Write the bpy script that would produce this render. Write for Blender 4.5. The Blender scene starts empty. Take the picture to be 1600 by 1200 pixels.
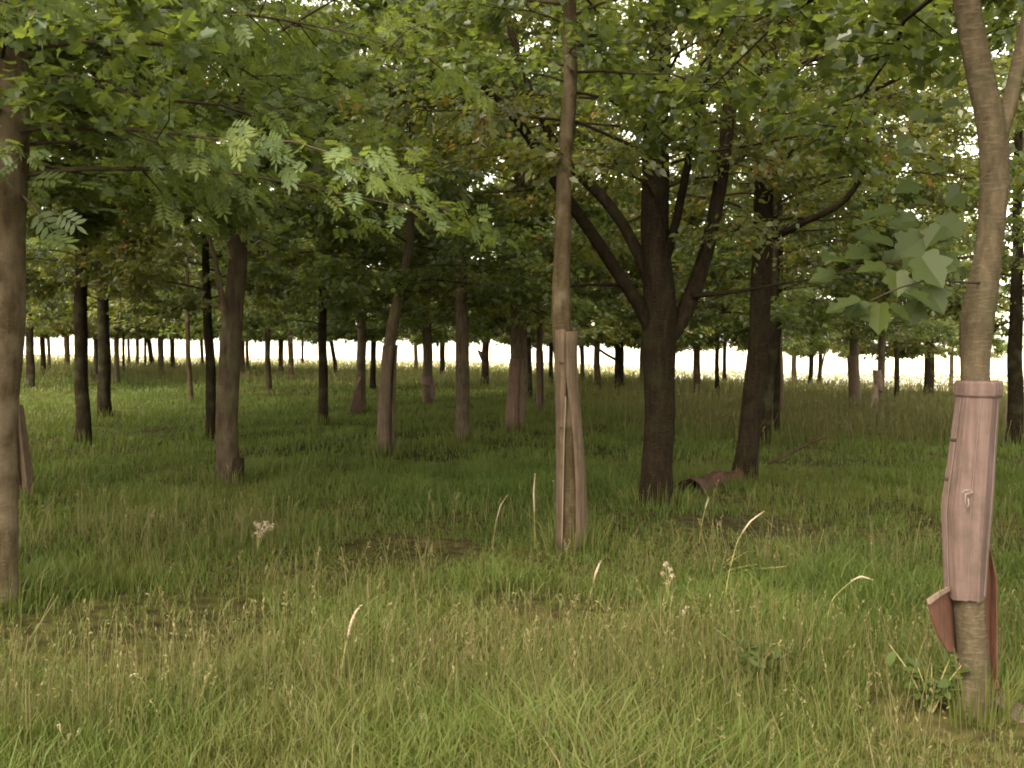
import bpy, math, random
import numpy as np
from mathutils import Vector

rng = np.random.default_rng(11)
random.seed(11)
sc = bpy.context.scene
COL = sc.collection
PI = math.pi

# ------------------------------------------------------------------ camera geometry
F = 1556.0
CAM_H = 1.65
PITCH = math.atan(60 / F)
SLOPE = 0.016
fw = np.array([0, math.cos(PITCH), -math.sin(PITCH)])
up = np.array([0, math.sin(PITCH), math.cos(PITCH)])
rt = np.array([1.0, 0, 0])
CAM = np.array([0, 0, CAM_H])

def ray(px, py):
    return rt * ((px - 800) / F) + up * ((600 - py) / F) + fw

def at(px, py, d):
    """point whose distance along +Y is d, seen at that place of the photograph"""
    r = ray(px, py)
    return CAM + r * (d / r[1])

def ss(a, b, x):
    t = np.clip((np.asarray(x, float) - a) / (b - a), 0, 1)
    return t * t * (3 - 2 * t)

def gz(x, y):
    x = np.asarray(x, float); y = np.asarray(y, float)
    z = -SLOPE * np.clip(x, -60, 60)
    z = z + 0.025 * np.sin(x * 1.3 + 0.7 * y) * np.sin(y * 0.9 - 0.5) + 0.018 * np.sin(x * 2.9 - y * 1.7 + 1.0)
    return z

def base(px, py):
    r = ray(px, py)
    t = CAM_H / -(r[2] + SLOPE * r[0])
    p = CAM + r * t
    p[2] = float(gz(p[0], p[1]))
    return p

# ------------------------------------------------------------------ materials
def mat(name):
    m = bpy.data.materials.new(name); m.use_nodes = True
    nt = m.node_tree; nt.nodes.clear()
    return m, nt, nt.nodes, nt.links

def node(nt, t, **k):
    n = nt.nodes.new(t)
    for a, b in k.items():
        setattr(n, a, b)
    return n

def ramp(nt, stops, interp='LINEAR'):
    n = nt.nodes.new('ShaderNodeValToRGB'); e = n.color_ramp.elements
    n.color_ramp.interpolation = interp
    while len(e) < len(stops): e.new(0.5)
    for i, (p, c) in enumerate(stops):
        e[i].position = p; e[i].color = (*c, 1)
    return n

def leaf_mat(name, stops, trans=(0.34, 0.42, 0.05), tmix=0.45, rough=0.36, spec=0.6):
    m, nt, N, L = mat(name)
    at_ = node(nt, 'ShaderNodeAttribute', attribute_name='lv')
    oi = node(nt, 'ShaderNodeObjectInfo')
    r = ramp(nt, stops)
    L.new(at_.outputs['Fac'], r.inputs[0])
    hs = node(nt, 'ShaderNodeHueSaturation')
    mr = node(nt, 'ShaderNodeMapRange'); mr.inputs[3].default_value = 0.75; mr.inputs[4].default_value = 1.25
    L.new(oi.outputs['Random'], mr.inputs[0]); L.new(mr.outputs[0], hs.inputs['Value'])
    L.new(r.outputs[0], hs.inputs['Color'])
    p = node(nt, 'ShaderNodeBsdfPrincipled')
    p.inputs['Roughness'].default_value = rough
    p.inputs['Specular IOR Level'].default_value = spec
    L.new(hs.outputs[0], p.inputs['Base Color'])
    t = node(nt, 'ShaderNodeBsdfTranslucent')
    mx = node(nt, 'ShaderNodeMix', data_type='RGBA', blend_type='MIX')
    mx.inputs[0].default_value = 0.55
    L.new(hs.outputs[0], mx.inputs[6]); mx.inputs[7].default_value = (*trans, 1)
    L.new(mx.outputs[2], t.inputs['Color'])
    ms = node(nt, 'ShaderNodeMixShader'); ms.inputs[0].default_value = tmix
    L.new(p.outputs[0], ms.inputs[1]); L.new(t.outputs[0], ms.inputs[2])
    o = node(nt, 'ShaderNodeOutputMaterial'); L.new(ms.outputs[0], o.inputs[0])
    return m

def bark_mat(name, dark, mid, light, vs=(9, 9, 1.6), lent=0.0, bump=0.5, lichen=None, lich_amt=0.62):
    m, nt, N, L = mat(name)
    tc = node(nt, 'ShaderNodeTexCoord'); mp = node(nt, 'ShaderNodeMapping')
    mp.inputs['Scale'].default_value = vs
    L.new(tc.outputs['Object'], mp.inputs[0])
    oi = node(nt, 'ShaderNodeObjectInfo')
    n1 = node(nt, 'ShaderNodeTexNoise', noise_dimensions='4D'); n1.inputs['Scale'].default_value = 3.0; n1.inputs['Detail'].default_value = 8
    n1.inputs['Roughness'].default_value = 0.7
    ad = node(nt, 'ShaderNodeMath', operation='MULTIPLY'); ad.inputs[1].default_value = 37.0
    L.new(oi.outputs['Random'], ad.inputs[0]); L.new(ad.outputs[0], n1.inputs['W'])
    L.new(mp.outputs[0], n1.inputs['Vector'])
    r = ramp(nt, [(0.3, dark), (0.5, mid), (0.72, light)])
    L.new(n1.outputs['Fac'], r.inputs[0])
    col = r.outputs[0]
    # broad patches of algae or lichen
    n2 = node(nt, 'ShaderNodeTexNoise', noise_dimensions='4D'); n2.inputs['Scale'].default_value = 4.5; n2.inputs['Detail'].default_value = 5
    L.new(tc.outputs['Object'], n2.inputs['Vector']); L.new(ad.outputs[0], n2.inputs['W'])
    r2 = ramp(nt, [(lich_amt - 0.12, (0, 0, 0)), (lich_amt + 0.08, (1, 1, 1))])
    L.new(n2.outputs['Fac'], r2.inputs[0])
    mx = node(nt, 'ShaderNodeMix', data_type='RGBA'); mx.inputs[7].default_value = (*(lichen or light), 1)
    mu = node(nt, 'ShaderNodeMath', operation='MULTIPLY'); mu.inputs[1].default_value = 0.7
    L.new(r2.outputs[0], mu.inputs[0]); L.new(mu.outputs[0], mx.inputs[0]); L.new(col, mx.inputs[6])
    col = mx.outputs[2]
    h = n1.outputs['Fac']
    if lent:
        mp2 = node(nt, 'ShaderNodeMapping'); mp2.inputs['Scale'].default_value = (13, 13, 46)
        L.new(tc.outputs['Object'], mp2.inputs[0])
        n3 = node(nt, 'ShaderNodeTexNoise'); n3.inputs['Scale'].default_value = 1.6; n3.inputs['Detail'].default_value = 4
        L.new(mp2.outputs[0], n3.inputs['Vector'])
        r3 = ramp(nt, [(0.50, (0, 0, 0)), (0.66, (1, 1, 1))]); L.new(n3.outputs['Fac'], r3.inputs[0])
        mm = node(nt, 'ShaderNodeMath', operation='MULTIPLY'); mm.inputs[1].default_value = lent
        L.new(r3.outputs[0], mm.inputs[0])
        m3 = node(nt, 'ShaderNodeMix', data_type='RGBA'); m3.inputs[7].default_value = (*light, 1)
        L.new(mm.outputs[0], m3.inputs[0]); L.new(col, m3.inputs[6]); col = m3.outputs[2]
        aa = node(nt, 'ShaderNodeMath', operation='ADD'); L.new(h, aa.inputs[0]); L.new(mm.outputs[0], aa.inputs[1]); h = aa.outputs[0]
    hs = node(nt, 'ShaderNodeHueSaturation')
    mr = node(nt, 'ShaderNodeMapRange'); mr.inputs[3].default_value = 0.75; mr.inputs[4].default_value = 1.25
    L.new(oi.outputs['Random'], mr.inputs[0]); L.new(mr.outputs[0], hs.inputs['Value']); L.new(col, hs.inputs['Color'])
    p = node(nt, 'ShaderNodeBsdfPrincipled'); p.inputs['Roughness'].default_value = 0.95
    p.inputs['Specular IOR Level'].default_value = 0.03
    L.new(hs.outputs[0], p.inputs['Base Color'])
    b = node(nt, 'ShaderNodeBump'); b.inputs['Strength'].default_value = bump; b.inputs['Distance'].default_value = 0.03
    L.new(h, b.inputs['Height']); L.new(b.outputs[0], p.inputs['Normal'])
    o = node(nt, 'ShaderNodeOutputMaterial'); L.new(p.outputs[0], o.inputs[0])
    return m

def plastic_mat(name, c, c2, dirt, rough=0.75, streak=26, dirt_amt=0.75):
    m, nt, N, L = mat(name)
    tc = node(nt, 'ShaderNodeTexCoord'); mp = node(nt, 'ShaderNodeMapping'); mp.inputs['Scale'].default_value = (streak, streak, 1.5)
    L.new(tc.outputs['Object'], mp.inputs[0])
    n1 = node(nt, 'ShaderNodeTexNoise'); n1.inputs['Scale'].default_value = 2.0; n1.inputs['Detail'].default_value = 6
    L.new(mp.outputs[0], n1.inputs['Vector'])
    r = ramp(nt, [(0.35, c), (0.65, c2)]); L.new(n1.outputs['Fac'], r.inputs[0])
    n2 = node(nt, 'ShaderNodeTexNoise'); n2.inputs['Scale'].default_value = 7; n2.inputs['Detail'].default_value = 8; n2.inputs['Roughness'].default_value = 0.7
    L.new(tc.outputs['Object'], n2.inputs['Vector'])
    r2 = ramp(nt, [(0.48, (0, 0, 0)), (0.72, (1, 1, 1))]); L.new(n2.outputs['Fac'], r2.inputs[0])
    mu = node(nt, 'ShaderNodeMath', operation='MULTIPLY'); mu.inputs[1].default_value = dirt_amt
    L.new(r2.outputs[0], mu.inputs[0])
    mx = node(nt, 'ShaderNodeMix', data_type='RGBA'); mx.inputs[7].default_value = (*dirt, 1)
    L.new(mu.outputs[0], mx.inputs[0]); L.new(r.outputs[0], mx.inputs[6])
    p = node(nt, 'ShaderNodeBsdfPrincipled'); p.inputs['Roughness'].default_value = rough
    p.inputs['Specular IOR Level'].default_value = 0.2
    L.new(mx.outputs[2], p.inputs['Base Color'])
    b = node(nt, 'ShaderNodeBump'); b.inputs['Strength'].default_value = 0.5; b.inputs['Distance'].default_value = 0.012
    L.new(n1.outputs['Fac'], b.inputs['Height']); L.new(b.outputs[0], p.inputs['Normal'])
    o = node(nt, 'ShaderNodeOutputMaterial'); L.new(p.outputs[0], o.inputs[0])
    return m

GREENS = [(0.0, (0.040, 0.060, 0.026)), (0.45, (0.064, 0.088, 0.034)), (0.8, (0.105, 0.130, 0.038)), (1.0, (0.16, 0.17, 0.036))]
M_LEAF = {
    'dark': leaf_mat('leaf_dark_green', GREENS),
    'ash': leaf_mat('leaf_ash_green', [(0, (0.044, 0.068, 0.028)), (0.5, (0.074, 0.104, 0.036)), (1, (0.13, 0.155, 0.032))], trans=(0.31, 0.38, 0.04), rough=0.5, spec=0.35),
    'syc': leaf_mat('leaf_sycamore_green', [(0, (0.0272, 0.0416, 0.0096)), (0.6, (0.0432, 0.0592, 0.0128)), (1, (0.0680, 0.0840, 0.0160))], trans=(0.1520, 0.2000, 0.0240), tmix=0.45, rough=0.5, spec=0.3),
    'autumn': leaf_mat('leaf_turning_yellow', [(0, (0.046, 0.062, 0.024)), (0.55, (0.084, 0.102, 0.030)), (0.85, (0.14, 0.140, 0.03)), (0.955, (0.22, 0.17, 0.03)), (1, (0.30, 0.13, 0.03))], trans=(0.38, 0.40, 0.05)),
}
M_BARK = {
    'dark': bark_mat('bark_dark_brown', (0.008, 0.006, 0.0035), (0.017, 0.0125, 0.0075), (0.036, 0.027, 0.017), lent=0.5, lichen=(0.055, 0.058, 0.03)),
    'black': bark_mat('bark_blackish', (0.0075, 0.0053, 0.0030), (0.0150, 0.0108, 0.0067), (0.0330, 0.0240, 0.0158), lent=0.6, lichen=(0.0240, 0.0240, 0.0120)),
    'brown': bark_mat('bark_brown', (0.0286, 0.0208, 0.0130), (0.0650, 0.0481, 0.0325), (0.1274, 0.0988, 0.0676), lichen=(0.0910, 0.0858, 0.0442)),
    'olive': bark_mat('bark_olive_grey', (0.0219, 0.0153, 0.0083), (0.0437, 0.0318, 0.0178), (0.0770, 0.0576, 0.0345), lent=0.35, lichen=(0.1220, 0.0950, 0.0668), bump=0.35, lich_amt=0.6),
    'lichen': bark_mat('bark_with_pale_lichen', (0.0310, 0.0216, 0.0116), (0.0621, 0.0455, 0.0261), (0.1056, 0.0797, 0.0483), lent=0.3, lichen=(0.1677, 0.1281, 0.0869), bump=0.4, lich_amt=0.52),
    'grey': bark_mat('bark_smooth_grey', (0.0342, 0.0266, 0.0159), (0.0616, 0.0472, 0.0294), (0.1026, 0.0786, 0.0521), vs=(8, 8, 3), lent=0.45, lichen=(0.0445, 0.0413, 0.0215), bump=0.3),
}
M_GUARD = plastic_mat('guard_faded_pink_brown', (0.072, 0.044, 0.038), (0.102, 0.067, 0.060), (0.046, 0.036, 0.022))
M_GUARD_EDGE = plastic_mat('guard_worn_edge', (0.105, 0.072, 0.062), (0.13, 0.092, 0.080), (0.06, 0.045, 0.03))
M_GUARD_RED = plastic_mat('guard_red_brown', (0.0723, 0.0303, 0.0188), (0.1047, 0.0477, 0.0303), (0.0470, 0.0260, 0.0159))
M_GUARD_TAUPE = plastic_mat('guard_taupe', (0.052, 0.034, 0.021), (0.086, 0.059, 0.039), (0.036, 0.026, 0.014))
M_GUARD_OLD = plastic_mat('guard_old_dark_red', (0.040, 0.017, 0.011), (0.066, 0.030, 0.020), (0.026, 0.017, 0.010))
M_GUARD_BROWN = plastic_mat('guard_dull_brown', (0.075, 0.043, 0.030), (0.105, 0.064, 0.046), (0.05, 0.034, 0.022))
M_GUARD_PALE = plastic_mat('guard_pale_tan', (0.1260, 0.0875, 0.0616), (0.1750, 0.1260, 0.0945), (0.0770, 0.0560, 0.0364))
M_WHITE = plastic_mat('weathered_white_tie', (0.2700, 0.2025, 0.1875), (0.3450, 0.2700, 0.2550), (0.2625, 0.1875, 0.1650))
M_TIE = plastic_mat('faded_tie', (0.125, 0.092, 0.085), (0.17, 0.130, 0.122), (0.12, 0.08, 0.07))
M_TWIG = bark_mat('twig_brown', (0.020, 0.015, 0.010), (0.040, 0.030, 0.020), (0.065, 0.05, 0.034), bump=0.2)
M_STICK = bark_mat('dead_stick', (0.020, 0.014, 0.009), (0.035, 0.025, 0.016), (0.055, 0.04, 0.026), bump=0.3)

# ------------------------------------------------------------------ mesh helpers
def mesh_from(name, V, loops, starts, totals, mats, midx=None, attr=None, smooth=True):
    me = bpy.data.meshes.new(name)
    V = np.asarray(V, np.float32)
    me.vertices.add(len(V)); me.vertices.foreach_set('co', V.ravel())
    me.loops.add(len(loops)); me.loops.foreach_set('vertex_index', np.asarray(loops, np.int32))
    me.polygons.add(len(starts))
    me.polygons.foreach_set('loop_start', np.asarray(starts, np.int32))
    me.polygons.foreach_set('loop_total', np.asarray(totals, np.int32))
    if midx is not None: me.polygons.foreach_set('material_index', np.asarray(midx, np.int32))
    me.polygons.foreach_set('use_smooth', np.full(len(starts), smooth, bool))
    if attr is not None:
        a = me.attributes.new('lv', 'FLOAT', 'POINT'); a.data.foreach_set('value', np.asarray(attr, np.float32))
    for m in mats: me.materials.append(m)
    me.update(calc_edges=True); me.validate()
    return me

class Geo:
    """collects quads / polygons; several material indices"""
    def __init__(s):
        s.V = []; s.n = 0; s.L = []; s.T = []; s.M = []; s.A = []
    def add(s, V, polys, m=0, a=0.5):
        """polys: list of index tuples or int array (n,k)"""
        V = np.asarray(V, float)
        s.V.append(V)
        if isinstance(polys, np.ndarray):
            s.L.append((polys + s.n).ravel()); s.T.append(np.full(len(polys), polys.shape[1])); s.M.append(np.full(len(polys), m))
        else:
            s.L.append(np.array([i + s.n for p in polys for i in p])); s.T.append(np.array([len(p) for p in polys])); s.M.append(np.full(len(polys), m))
        s.A.append(np.broadcast_to(np.asarray(a, float), (len(V),)).copy())
        s.n += len(V)
    def mesh(s, name, mats, smooth=True):
        T = np.concatenate(s.T); st = np.concatenate([[0], np.cumsum(T)[:-1]])
        return mesh_from(name, np.concatenate(s.V), np.concatenate(s.L), st, T, mats, np.concatenate(s.M), np.concatenate(s.A), smooth)

def link(name, me, parent=None, loc=None):
    o = bpy.data.objects.new(name, me); COL.objects.link(o)
    if loc is not None: o.location = tuple(float(c) for c in loc)
    if parent is not None: o.parent = parent
    return o

def tag(o, label=None, cat=None, group=None, kind=None):
    if label: o['label'] = label
    if cat: o['category'] = cat
    if group: o['group'] = group
    if kind: o['kind'] = kind
    return o

def tube(g, P, R, k=8, m=0, wob=0.0, seed=0, cap=True, a=0.5):
    """tapered tube along P; R may be scalars"""
    P = np.asarray(P, float); R = np.broadcast_to(np.asarray(R, float), (len(P),))
    T = np.gradient(P, axis=0); T /= np.linalg.norm(T, axis=1)[:, None] + 1e-9
    ref = np.array([0.0, 1.0, 0.0]) if abs(T[0][1]) < 0.8 else np.array([1.0, 0, 0])
    A = np.cross(T, ref); A /= np.linalg.norm(A, axis=1)[:, None] + 1e-9
    B = np.cross(T, A)
    th = np.arange(k) * 2 * PI / k
    rr = np.ones((len(P), k))
    if wob:
        ph = np.random.default_rng(seed).uniform(0, 6.28, 6)
        s = np.cumsum(np.r_[0, np.linalg.norm(np.diff(P, axis=0), axis=1)])[:, None]
        rr = 1 + wob * (np.sin(2 * th[None] + ph[0] + s * 1.3) + 0.7 * np.sin(3 * th[None] + ph[1] - s * 2.1)
                        + 0.6 * np.sin(s * 5.0 + ph[2] + th[None]) + 0.4 * np.sin(5 * th[None] + ph[3] + s * 4.0))
    V = P[:, None] + (R[:, None] * rr)[..., None] * (np.cos(th)[None, :, None] * A[:, None] + np.sin(th)[None, :, None] * B[:, None])
    n = len(P); i = np.arange(n - 1)[:, None] * k; j = np.arange(k)[None]; j2 = (j + 1) % k
    Q = np.stack([i + j, i + j2, i + k + j2, i + k + j], -1).reshape(-1, 4)
    g.add(V.reshape(-1, 3), Q, m, a)
    if cap:
        g.L.append(np.arange(k)[::-1] + g.n - n * k); g.T.append(np.array([k])); g.M.append(np.array([m]))
        g.L.append(np.arange(k) + g.n - k); g.T.append(np.array([k])); g.M.append(np.array([m]))

def resample(P, step):
    P = np.asarray(P, float)
    s = np.r_[0, np.cumsum(np.linalg.norm(np.diff(P[:, :3], axis=0), axis=1))]
    n = max(3, int(s[-1] / step) + 1)
    u = np.linspace(0, s[-1], n)
    out = np.stack([np.interp(u, s, P[:, c]) for c in range(P.shape[1])], 1)
    for _ in range(2):
        q = out.copy(); q[1:-1] = (out[:-2] + 2 * out[1:-1] + out[2:]) / 4; out = q
    return out

# leaf templates: polygons in (x across, y along, z)
def tz(p, fold=0.25, droop=0.22):
    p = np.array(p, float)
    return np.c_[p, fold * np.abs(p[:, 0]) * 0.6 - droop * p[:, 1] ** 2]
def mirror(h):
    return h + [(-x, y) for x, y in h[::-1] if x > 0]
HALF = [(0, 0), (.15, -.07), (.33, -.03), (.42, .08), (.36, .20), (.45, .30), (.56, .50), (.44, .55), (.30, .56), (.31, .68), (.20, .78), (0, 1)]
LOBED = [tz(HALF, 0.5, 0), tz([(-x, y) for x, y in HALF[::-1]], 0.5, 0)]
OVAL = [tz([(0, 0), (.20, .22), (.26, .5), (.16, .8), (0, 1), (-.16, .8), (-.26, .5), (-.20, .22)])]
SIMPLE = [tz([(0, 0), (.28, .35), (.22, .7), (0, 1), (-.22, .7), (-.28, .35)])]
def pinnate(n=4):
    out = []
    def leaflet(b, d, l):
        b = np.array(b); d = np.array(d) / np.linalg.norm(d); q = np.array([-d[1], d[0]])
        pts = [b, b + d * l * .35 + q * l * .17, b + d * l * .7 + q * l * .13, b + d * l, b + d * l * .7 - q * l * .13, b + d * l * .35 - q * l * .17]
        out.append(tz(pts, 0.1, 0.3))
    for i in range(n):
        y = 0.25 + 0.55 * i / n
        leaflet((0, y), (1, 0.55), 0.34); leaflet((0, y), (-1, 0.55), 0.34)
    leaflet((0, 0.74), (0.02, 1), 0.32)
    r = np.array([(-.008, 0), (.008, 0), (.006, .76), (-.006, .76)]); out.append(tz(r, 0, 0.3))
    return out
PINN = pinnate()

def put_leaves(g, P, D, Nrm, S, template, A, m=0):
    """many leaves at once: origin P, along D, normal Nrm, size S, attribute A"""
    D = D / (np.linalg.norm(D, axis=1)[:, None] + 1e-9)
    X = np.cross(D, Nrm); X /= np.linalg.norm(X, axis=1)[:, None] + 1e-9
    Z = np.cross(X, D)
    n = len(P)
    for poly in template:
        k = len(poly)
        V = P[:, None] + S[:, None, None] * (poly[None, :, 0:1] * X[:, None] + poly[None, :, 1:2] * D[:, None] + poly[None, :, 2:3] * Z[:, None])
        g.add(V.reshape(-1, 3), np.arange(n * k).reshape(n, k), m, np.repeat(A, k))

def crown_mesh(name, seed, zb, H, R, nb, nleaf, lsize, template, lm, flat=0.55, zmin=1.7, ecc=0.0, lower=1.0, thin=None):
    r = np.random.default_rng(seed)
    g = Geo(); LP = []; LD = []; LW = []
    az = r.uniform(0, 6.28)
    for b in range(nb):
        t = (b + r.uniform(0, 1)) / nb
        t = t ** lower
        z0 = zb + 0.1 + (H - zb - 0.7) * t
        prof = np.interp(t, [0, .12, .35, .6, .85, 1], [0.86, 1.0, 0.97, 0.82, 0.52, 0.25])
        L = R * prof * r.uniform(0.72, 1.15)
        az += 2.399 + r.uniform(-0.5, 0.5)
        L *= 1 + ecc * math.cos(az)
        el = math.radians(8 + 38 * t + r.uniform(-10, 14))
        d = np.array([math.cos(az), math.sin(az), 0])
        s = np.linspace(0, 1, 7)
        bend = r.uniform(-0.16, 0.16) * L
        side = np.array([-d[1], d[0], 0])
        zz = math.tan(el) * L * s * (1 - 0.55 * s) - (0.16 * (1 - t)) * L * s ** 2
        P = np.array([0, 0, z0]) + d[None] * (L * s)[:, None] + side[None] * (bend * s ** 2)[:, None] + np.c_[s * 0, s * 0, zz]
        P += r.normal(0, 0.02 * L, P.shape) * s[:, None]
        tube(g, P, np.linspace(0.006 + 0.0042 * L, 0.0025, 7), 5, 1, cap=False)
        for q in range(int(5 + L * 3.2)):
            sp = r.uniform(0.18, 1.0) ** 0.8
            o = np.array([np.interp(sp, s, P[:, c]) for c in range(3)])
            sg = r.choice([-1, 1])
            td = d * r.uniform(0.2, 1.0) + side * sg * r.uniform(0.3, 1.1) + np.array([0, 0, r.uniform(-0.35, 0.4)])
            td /= np.linalg.norm(td)
            tl = r.uniform(0.25, 0.75) * (0.4 + 0.25 * L) * (1.15 - 0.4 * sp)
            e = o + td * tl + np.array([0, 0, -0.08 * tl])
            mid = (o + e) / 2 + r.normal(0, 0.04 * tl, 3)
            tube(g, [o, mid, e], [0.006, 0.0045, 0.0025], 3, 1, cap=False)
            m = max(4, int(tl * 26))
            u = r.uniform(0.15, 1.08, m)
            LP.append(o + (e - o) * u[:, None]); LD.append(np.repeat(td[None], m, 0)); LW.append(np.repeat(0.3 + 0.7 * r.uniform(), m))
    P = np.concatenate(LP); D = np.concatenate(LD); W = np.concatenate(LW)
    idx = r.choice(len(P), nleaf, replace=len(P) < nleaf)
    P = P[idx]; D = D[idx]; W = W[idx]
    P = P + r.normal(0, 1, P.shape) * np.array([0.085, 0.085, 0.055])
    D = D + r.normal(0, 0.75, D.shape) * np.array([1, 1, 0.55]) + np.array([0, 0, -0.35])
    Nn = r.normal(0, 1, P.shape) * flat + np.array([0, 0, 1.0])
    ok = P[:, 2] > zmin + 0.08 * np.sin(P[:, 0] * 4 + seed) + r.normal(0, 0.035, len(P)) + lsize * 0.5
    if thin: ok &= r.uniform(0, 1, len(P)) > thin[1] * ss(thin[0], thin[0] + 1.2, P[:, 2])  # upper leaves dropped to let more light below the crowns
    P, D, Nn, W = P[ok], D[ok], Nn[ok], W[ok]
    S = lsize * r.uniform(0.55, 1.2, len(P))
    A = np.clip(0.5 * W + r.normal(0.22, 0.2, len(P)), 0, 1)
    put_leaves(g, P, D, Nn, S, template, A)
    return g.mesh(name, [lm, M_TWIG], True)

# shared crowns -----------------------------------------------------------------
CROWN = {}
def cm(key, **k):
    CROWN[key] = crown_mesh('crown_' + key, **k)
for i in range(3):
    cm('near%d' % i, seed=20 + i, zb=3.0, H=9.2, R=2.9, nb=46, nleaf=25000, lsize=0.085, template=LOBED, lm=M_LEAF['dark'], thin=(5.7, 0.9), lower=1.2)
for i in range(4):
    cm('mid%d' % i, seed=40 + i, zb=2.35 - 0.15 * i, H=11.0, R=2.9, nb=58, nleaf=29000, lsize=0.112, template=SIMPLE, lm=M_LEAF['dark'] if i % 2 else M_LEAF['autumn'], zmin=1.95, thin=(9.3, 0.5))
for i in range(4):
    cm('far%d' % i, seed=60 + i, zb=1.85, H=8.6, R=3.0, nb=44, nleaf=20000, lsize=0.16, template=SIMPLE, lm=M_LEAF['ash'] if i % 2 else M_LEAF['autumn'], zmin=1.72, lower=1.35, thin=(7.0, 0.4))
cm('ash', seed=81, zb=2.5, H=8.5, R=2.45, nb=50, nleaf=9000, lsize=0.15, template=PINN, lm=M_LEAF['ash'], zmin=2.15, thin=(4.6, 0.75), lower=1.3, ecc=0.3)
cm('sycamore', seed=91, zb=3.15, H=8.5, R=2.5, nb=40, nleaf=15000, lsize=0.085, template=LOBED, lm=M_LEAF['dark'], zmin=2.6, thin=(4.6, 0.75), lower=1.3, ecc=0.4)
cm('maple', seed=83, zb=2.7, H=8.5, R=3.2, nb=46, nleaf=26000, lsize=0.082, template=LOBED, lm=M_LEAF['ash'], zmin=2.3, thin=(4.6, 0.75), lower=1.3)
cm('tall', seed=95, zb=3.5, H=9.0, R=1.9, nb=40, nleaf=11000, lsize=0.080, template=LOBED, lm=M_LEAF['dark'], zmin=2.9, thin=(5.2, 0.85), lower=1.2, ecc=0.6)
cm('forked', seed=97, zb=2.9, H=9.0, R=3.4, nb=54, nleaf=23000, lsize=0.095, template=SIMPLE, lm=M_LEAF['autumn'], zmin=2.3, thin=(5.8, 0.88))

# ------------------------------------------------------------------ trees
GROUP = 'trees of the plantation'
def trunk_mesh(path, bark, k=14, step=0.12, seed=0, wob=0.035, flare=0.42):
    """path rows: x, y, z, radius (local)"""
    P = resample(path, step)
    r = P[:, 3] * (1 + flare * np.exp(-np.maximum(P[:, 2], 0) / 0.13))
    rr = np.random.default_rng(seed)
    a = rr.uniform(0, 6.28, 4)
    P[:, 0] += 0.012 * np.sin(P[:, 2] * 1.9 + a[0]) * ss(0, 0.5, P[:, 2]) + 0.006 * np.sin(P[:, 2] * 5 + a[1]) * ss(0, .5, P[:, 2])
    P[:, 1] += 0.014 * np.sin(P[:, 2] * 1.7 + a[2]) * ss(0, 0.5, P[:, 2])
    g = Geo(); tube(g, P[:, :3], r, k, 0, wob, seed)
    return g.mesh('trunk', [M_BARK[bark]])

def px_path(p0, d, rows):
    """rows of (px, py, width px[, depth offset]) -> local path with radius"""
    out = []
    for q in rows:
        dd = d + (q[3] if len(q) > 3 else 0)
        w = at(q[0], q[1], dd) - p0
        out.append((w[0], w[1], w[2], 0.5 * q[2] * dd / F))
    return out

nt_ = 0
BASES = []
def tree(px, py, w, label, dx=0, bark=None, crown=None, name='tree', path=None, limbs=(), top=7.6, scale=None, rot=None, cat='tree', fork=None):
    """px,py: foot of the trunk in the photograph; w its width there; dx: shift of the trunk at y = 500"""
    global nt_
    nt_ += 1
    r = np.random.default_rng(1000 + nt_)
    p = base(px, py); d = p[1]
    e = bpy.data.objects.new(name, None); COL.objects.link(e); e.location = tuple(p)
    e.empty_display_size = 0.3
    tag(e, label, cat, GROUP)
    rad = 0.5 * w * d / F
    BASES.append((p, rad))
    if path is None:
        h5 = (at(px, 500, d) - p)[2] if py < 700 else 1.9
        ox = dx * d / F; oy = r.uniform(-0.06, 0.06)
        path = [(0, 0, -0.12, rad * 1.05), (0, 0, 0, rad * 1.05), (ox * .45, oy * .4, h5 * .5, rad), (ox, oy, h5, rad * .93), (ox * 1.1, oy * 1.2, h5 + 1.6, rad * .72), (ox * 1.1, oy, top, rad * .28)]
    else:
        path = px_path(p, d, path)
        path = [(path[0][0], path[0][1], -0.12, path[0][3])] + path
        last = path[-1]
        if last[2] < top: path.append((last[0], last[1], top, last[3] * 0.35))
    if bark is None: bark = ['dark', 'dark', 'brown', 'brown'][nt_ % 4]
    near = d < 14
    link('trunk', trunk_mesh(path, bark, 18 if near else 10, 0.07 if near else 0.25, nt_, 0.035 if near else 0.05), e)
    for li, lb in enumerate(limbs):
        lp = resample(px_path(p, d, lb), 0.10)
        g = Geo(); tube(g, lp[:, :3], lp[:, 3], 10, 0, 0.04, nt_ * 7 + li)
        link('limb', g.mesh('limb', [M_BARK[bark]]), e)
    if fork:
        for fx, fz0, fz1, fr in fork:
            q = np.array([(0.0, 0, fz0, fr), (fx * .6, 0.02, (fz0 + fz1) / 2, fr * .85), (fx, 0.03, fz1, fr * .7)])
            q = resample(q, 0.15); g = Geo(); tube(g, q[:, :3], q[:, 3], 8, 0, 0.05, nt_)
            link('limb', g.mesh('limb', [M_BARK[bark]]), e)
    if crown is None:
        crown = ('near%d' % (nt_ % 3)) if d < 13 else ('mid%d' % (nt_ % 4)) if d < 27 else ('far%d' % (nt_ % 4))
    c = link('crown', CROWN[crown], e)
    pa = np.array(path)
    zc = 3.0
    c.location = (float(np.interp(zc, pa[:, 2], pa[:, 0])), float(np.interp(zc, pa[:, 2], pa[:, 1])), -0.32 * float(ss(0, 18, p[0])) if d > 27 else 0)
    c.rotation_euler = (0, 0, r.uniform(0, 6.28) if rot is None else rot)
    s = r.uniform(0.9, 1.1) if scale is None else scale
    c.scale = (s, s, 1.0 if scale is None else s)
    return e, p, d

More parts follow.
